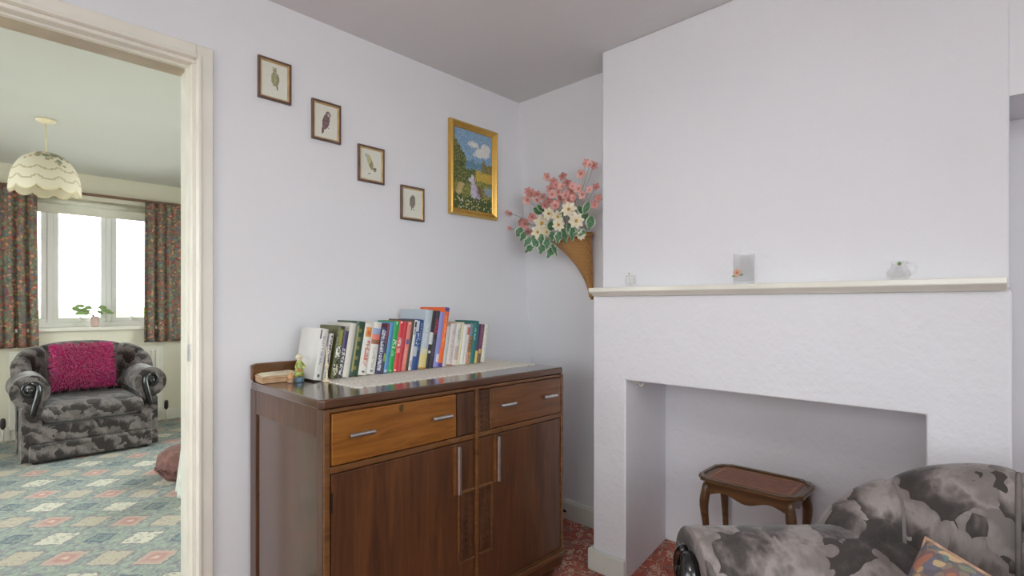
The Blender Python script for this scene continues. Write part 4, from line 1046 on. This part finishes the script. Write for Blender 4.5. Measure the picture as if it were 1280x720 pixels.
# pink shaggy cushion
pc = thing('shaggy_cushion', 'bright magenta shaggy cushion leaning in the far armchair', 'cushion', (.612, 5.42, FF + .655))
pc.rotation_euler = (R(-16), 0, R(4))
pm = plain('magenta_fabric', (176, 26, 106), .8, .1, 40, sheen=.4)
bb = pillow(20, .39, .35, .13)
bb.build('cushion_body', pm, pc, smooth=True)
hair = MB(); q2 = random.Random(21)
for i in range(4200):
    u, v = q2.random(), q2.random(); a, c = 2 * u - 1, 2 * v - 1
    k = max(0, (1 - abs(a) ** 2.6)) ** .5 * max(0, (1 - abs(c) ** 2.6)) ** .5
    sg = -1 if q2.random() < .8 else 1
    p = Vector((.195 * a, sg * .065 * k, .175 * c)); nrm = Vector((a * .5, sg * (.4 + k), c * .5)).normalized()
    L = q2.uniform(.018, .034); d = (nrm + Vector((q2.uniform(-.6, .6), q2.uniform(-.3, .3), q2.uniform(-1.0, .2)))).normalized()
    s_ = d.cross(Vector((q2.uniform(-1, 1), q2.uniform(-1, 1), q2.uniform(-1, 1)))).normalized() * .0032
    m_ = p + nrm * L * .5 + d * L * .2; e_ = p + nrm * L * .55 + d * L * .8
    hair.add([p - s_, p + s_, m_ + s_ * .8, m_ - s_ * .8, e_], [(0, 1, 2, 3), (3, 2, 4)])
tag(hair.build('pile', plain('magenta_pile', (196, 30, 122), .7, .25, 60, sheen=.5), pc), kind='stuff')

# floral cushion on the near chair
lx, ly, lz = .10, .10, .505
fc = thing('floral_cushion', 'multicoloured floral cushion leaning against the back of the near armchair', 'cushion')
Mw = Matrix.Translation((CAX, CAY, 0)) @ Matrix.Rotation(rz, 4, 'Z') @ Matrix.Translation((-.083, .03, .588)) @ Matrix.Rotation(R(-22), 4, 'X') 
fc.matrix_world = Mw
pillow(24, .365, .26, .12, .05).build('cushion_cover', floral_cushion(), fc, smooth=True)
b = MB(); pts = []
for k in range(81):
    f = k / 80 * 4; sd_, g_ = int(f) % 4, f - int(f); e = .05
    a, c = [(2 * g_ - 1, -1), (1, 2 * g_ - 1), (1 - 2 * g_, 1), (-1, 1 - 2 * g_)][sd_]
    pts.append((.1825 * a * (1 - e * (1 - c * c) * abs(a) ** 4), 0, .13 * c * (1 - e * (1 - a * a) * abs(c) ** 4)))
b.tube(pts, .0035, 7); b.build('piping', plain('cushion_piping', (196, 158, 134), .7, .2, 30), fc, smooth=True)

# ------------------------------------------------------------------ unseen globe lamp, added as fill light for the near room
nl = thing('added_fill_lamp', 'unseen white globe lamp added overhead to brighten the near room', 'lamp', (-.35, -.25, CZ))
MB().lathe([(0, -.001), (.06, -.001), (.06, -.02), (.03, -.035), (.03, -.06), (0, -.06)], 24).build('fitting', gloss_white, nl, smooth=True)
gm = NT('fill_light_globe'); gm.set(Base_Color=(245, 242, 235), Emission_Strength=36.0); gm.b.inputs['Emission Color'].default_value = (1, .985, .975, 1)
b = MB(); b.ball((0, 0, -.17), .12, nu=28, nv=18); b.build('globe', gm.m, nl, smooth=True)
# ------------------------------------------------------------------ far room furnishings
# pendant lamp
LX_, LY_, LZb = .32, 4.48, 1.935
pl_ = thing('pendant_lamp', 'cream dome pendant lamp with floral print hanging in the far room', 'lamp', (LX_, LY_, LZb))
MB().lathe([(0, CZF - LZb - .001), (.05, CZF - LZb - .001), (.05, CZF - LZb - .012), (.03, CZF - LZb - .024), (.008, CZF - LZb - .03)], 24).build('ceiling_rose', plain('cream_plastic', (232, 222, 190), .4), pl_, smooth=True)
MB().tube([(0, 0, CZF - LZb - .02), (0, 0, .2)], .004, 8).build('flex', plain('cream_flex', (226, 214, 170), .5), pl_, smooth=True)
MB().lathe([(0, .16), (.018, .16), (.018, .22), (.012, .235), (0, .24)], 14).build('lamp_holder', plain('cream_holder', (232, 222, 190), .4), pl_, smooth=True)
b = MB(); b.ball((0, 0, .12), .032, 1, 1, 1.25); b.build('bulb', plain('opal_bulb', (240, 238, 226), .3), pl_, smooth=True)
q3 = random.Random(4)
blobs = [(q3.uniform(0, 1), q3.uniform(.42, .86), q3.uniform(.016, .03), q3.choice([(204, 160, 146), (164, 168, 142), (188, 178, 152), (216, 178, 160), (150, 158, 140)])) for _ in range(150)]
blobs = [bl for bl in blobs if int(bl[0] * 5) % 2 == 0 or q3.random() < .45]
def shade_pt(u, v, r_off=0):
    a = 2 * PI * u; sw = .03 * abs(math.sin(a * 5)) ** .7 * 0
    ph = (v * .93) * PI / 2
    dip = .028 * (abs(math.sin(a * 5)) ** .8) * max(0, 1 - v * 5)
    r_ = (.176 + r_off) * math.cos(ph) ** .85; return (r_ * math.cos(a), r_ * math.sin(a), .03 + .235 * math.sin(ph) - dip)
def shade_col(u, v):
    sw = .30 + .07 * (1 - abs(math.sin(u * 2 * PI * 5)))
    if abs(v - sw) < .018: return (206, 194, 160)
    sw2 = .13 + .05 * (1 - abs(math.sin(u * 2 * PI * 5)))
    if abs(v - sw2) < .013: return (208, 198, 166)
    if v > .4:
        for (bu, bv, br, bc) in blobs:
            if ((u - bu) * 1.1 * math.cos(v * PI / 2)) ** 2 + ((v - bv) * .27) ** 2 < br * br * .22: return bc
    return (240, 234, 216)
b = MB(); b.grid(150, 48, lambda u, v: shade_pt(u, v), True, colfn=shade_col)
shm = NT('lampshade_fabric'); a_n = shm.n.new('ShaderNodeVertexColor'); a_n.layer_name = 'Col'
shm.set(Base_Color=shm.mix(shm.math('MULTIPLY', shm.noise(shm.coord(), 120), .1), a_n.outputs[0], (210, 200, 170)), Roughness=.85)
trn = shm.n.new('ShaderNodeBsdfTranslucent'); shm.l.new(a_n.outputs[0], trn.inputs[0]); mxs = shm.n.new('ShaderNodeMixShader'); mxs.inputs[0].default_value = .35
shm.l.new(shm.b.outputs[0], mxs.inputs[1]); shm.l.new(trn.outputs[0], mxs.inputs[2]); shm.l.new(mxs.outputs[0], shm.out.inputs[0])
b.build('lamp_shade', shm.m, pl_, smooth=True, solid=.003)
b = MB(); b.tube([shade_pt(k / 150, 0) for k in range(151)], .004, 6); b.build('scalloped_trim', plain('cream_trim', (226, 214, 176), .7), pl_, smooth=True)

# curtains and rail
def curtain(name_label, x0, x1, folds, seed):
    q = random.Random(seed)
    t = thing('curtain', name_label, 'curtain', (x0, FAR - .055, .855), 0, 'floral curtains at the far window')
    H_ = 2.205 - .855; wd = x1 - x0; ph = q.random() * 6
    def fn(u, v):
        pinch = 1 - .06 * v
        am = .022 + .012 * math.sin(u * 9 + ph)
        return (wd * .5 + (u - .5) * wd * (1 + .05 * (1 - v)), am * math.sin(u * folds * 2 * PI + ph + .6 * math.sin(v * 2)) * (.55 + .45 * (1 - v)), H_ * v)
    MB().grid(140, 30, fn).build('drape', curtain_m, t, smooth=True, solid=.004)
    b = MB()
    b.grid(140, 3, lambda u, v: (fn(u, 1)[0], fn(u, .955 + .05 * v)[1] * 1.15 - .004, H_ * (.955 + .052 * v)))
    b.build('heading_tape', curtain_m, t, smooth=True, solid=.004)
    return t
curtain('floral curtain drawn to the side of the window away from the door jamb', -.12, .375, 7, 1)
curtain('floral curtain hanging between the bright window and the door jamb', 1.15, 1.60, 6, 2)
rl = thing('curtain_rail', 'brown curtain rail above the far window', 'curtain rail', (.72, FAR - .055, 2.225))
MB().box(-.95, .95, -.009, .009, -.012, .012).build('rail', plain('brown_rail', (116, 84, 66), .4, .1), rl, bevel=.004)
for xx in (-.7, .0, .7): MB().box(xx - .012, xx + .012, .008, .0545, -.01, .014).build('bracket', gloss_white, rl, bevel=.002)
# roller blind at the top of the window
bl_ = thing('roller_blind', 'cream roller blind rolled up at the top of the far window', 'blind', (.70, FAR + .07, 2.15))
MB().tube([(-.555, 0, 0), (.555, 0, 0)], .024, 16).build('roll', plain('blind_fabric', (232, 230, 216), .8, .02), bl_, smooth=True)
MB().box(-.55, .55, .018, .021, -.09, .0).build('blind_cloth', plain('blind_cloth', (232, 230, 216), .8, .02), bl_)
MB().box(-.55, .55, .012, .027, -.105, -.09).build('bottom_bar', gloss_white, bl_, bevel=.003)
# radiator
rd = thing('radiator', 'white ribbed panel radiator beneath the far window behind the armchair', 'radiator', (.20, FAR, FF))
b = MB(); RW, z0r, z1r = 1.09, .10, .745
n = 27
b.box(0, RW, -.075, -.062, z0r, z1r)
for k in range(n):
    xx = .03 + (RW - .06) * (k + .5) / n; b.box(xx - .012, xx + .012, -.083, -.074, z0r + .035, z1r - .035)
b.build('panel', gloss_white, rd, bevel=.004)
MB().box(-.002, RW + .002, -.082, -.02, z1r - .004, z1r + .006).build('top_grille', gloss_white, rd, bevel=.003)
MB().box(.0, RW, -.062, -.0305, z0r + .02, z1r - .02).build('rear_panel', gloss_white, rd)
for xx in (.15, RW - .15): MB().box(xx - .015, xx + .015, -.031, -.0005, .2, .65).build('wall_bracket', gloss_white, rd)
for xx in (-.035, RW + .035):
    v_ = MB(); v_.lathe([(.008, -.02), (.018, 0), (.018, .05), (.012, .07)], 12, xx, -.05, z0r + .03); tag(v_.build('valve', plain('black_valve', (54, 50, 48), .5), rd, smooth=True), 'dark radiator valve')
    MB().tube([(xx, -.05, z0r + .02), (xx, -.05, 0)], .0075, 8).build('pipe', gloss_white, rd, smooth=True)
# sill plant
sp = thing('potted_plant', 'small leafy plant in a pinkish pot on the far window sill', 'plant', (.78, FAR + .055, WZ0 + .0205))
MB().lathe([(0, 0), (.022, 0), (.03, .02), (.034, .06), (.028, .085), (.031, .095), (.026, .095), (.024, .08), (0, .075)], 18).build('pot', plain('pink_pot', (206, 176, 168), .35), sp, smooth=True)
q4 = random.Random(9)
for k in range(22):
    a = q4.uniform(0, 2 * PI); r_ = q4.uniform(.02, .125); z_ = .13 + q4.uniform(0, .075) - r_ * .15
    c = Vector((r_ * math.cos(a), r_ * .3 * math.sin(a), z_)); d = Vector((math.cos(a), .3 * math.sin(a), q4.uniform(-.2, .5)))
    MB().tube([(0, 0, .075), (c.x * .4, c.y * .4, .075 + (z_ - .075) * .7), tuple(c)], .0015, 5).build('stem', stem_m, sp)
    o = leaf(c, Vector((q4.uniform(-.4, .4), -.6, .7)), d, q4.uniform(.05, .075), .024, False)
    o.c = [mixc((130, 164, 96), (178, 198, 130), q4.random()) for _ in o.c]; o.build('leaf', leaf_m, sp, smooth=True)
# pouffe and covered stool just past the door jamb
pf = thing('pouffe', 'round brown shaggy pouffe on the lozenge carpet just past the door jamb', 'pouffe', (1.02, 4.0, FF))
b = MB(); b.lathe([(0, 0), (.15, .0), (.185, .04), (.2, .1), (.19, .155), (.14, .19), (.06, .2), (0, .2)], 36); b.build('pouffe_body', plain('brown_fabric', (118, 84, 78), .9, .15, 30, bump=.5), pf, smooth=True)
hair = MB(); q2 = random.Random(5)
for i in range(2200):
    a = q2.uniform(0, 2 * PI); h_ = q2.random(); ph = h_ * PI / 2
    p = Vector((.195 * math.cos(ph) * math.cos(a) + .0, .195 * math.cos(ph) * math.sin(a), .06 + .135 * math.sin(ph))); nrm = Vector((math.cos(a) * math.cos(ph), math.sin(a) * math.cos(ph), math.sin(ph)))
    L = .02; d = (nrm + Vector((q2.uniform(-.6, .6), q2.uniform(-.6, .6), q2.uniform(-.8, .2)))).normalized(); s_ = d.cross(Vector((q2.uniform(-1, 1), q2.uniform(-1, 1), q2.uniform(-1, 1)))).normalized() * .004
    hair.add([p - s_, p + s_, p + d * L], [(0, 1, 2)])
tag(hair.build('pile', plain('brown_pile', (132, 94, 88), .9, .25, 60), pf), kind='stuff')
cs = thing('stool', 'low stool under a pale draped cloth in front of the brown pouffe', 'stool', (1.035, 3.53, FF))
b = MB()
def drape(u, v):
    a = 2 * PI * u; sq = 1 / max(abs(math.cos(a)), abs(math.sin(a))) ** .75
    if v < .4: r_ = .15 * sq * v / .4; z_ = .33
    else:
        k = (v - .4) / .6; r_ = .15 * sq + .012 + .03 * k + .012 * k * math.sin(a * 11); z_ = .33 - .325 * k - .0
    return (r_ * math.cos(a), r_ * math.sin(a), z_)
b.grid(88, 20, drape, True); b.build('cloth_cover', plain('pale_cloth', (206, 208, 198), .9, .04, 20, bump=.1), cs, smooth=True, solid=.003)
for (sx, sy) in ((1, 1), (1, -1), (-1, 1), (-1, -1)): MB().tube([(sx * .11, sy * .11, .31), (sx * .12, sy * .12, 0)], .014, 8).build('leg', mahog, cs, smooth=True)
MB().box(-.145, .145, -.145, .145, .295, .322).build('seat', mahog, cs, bevel=.01)
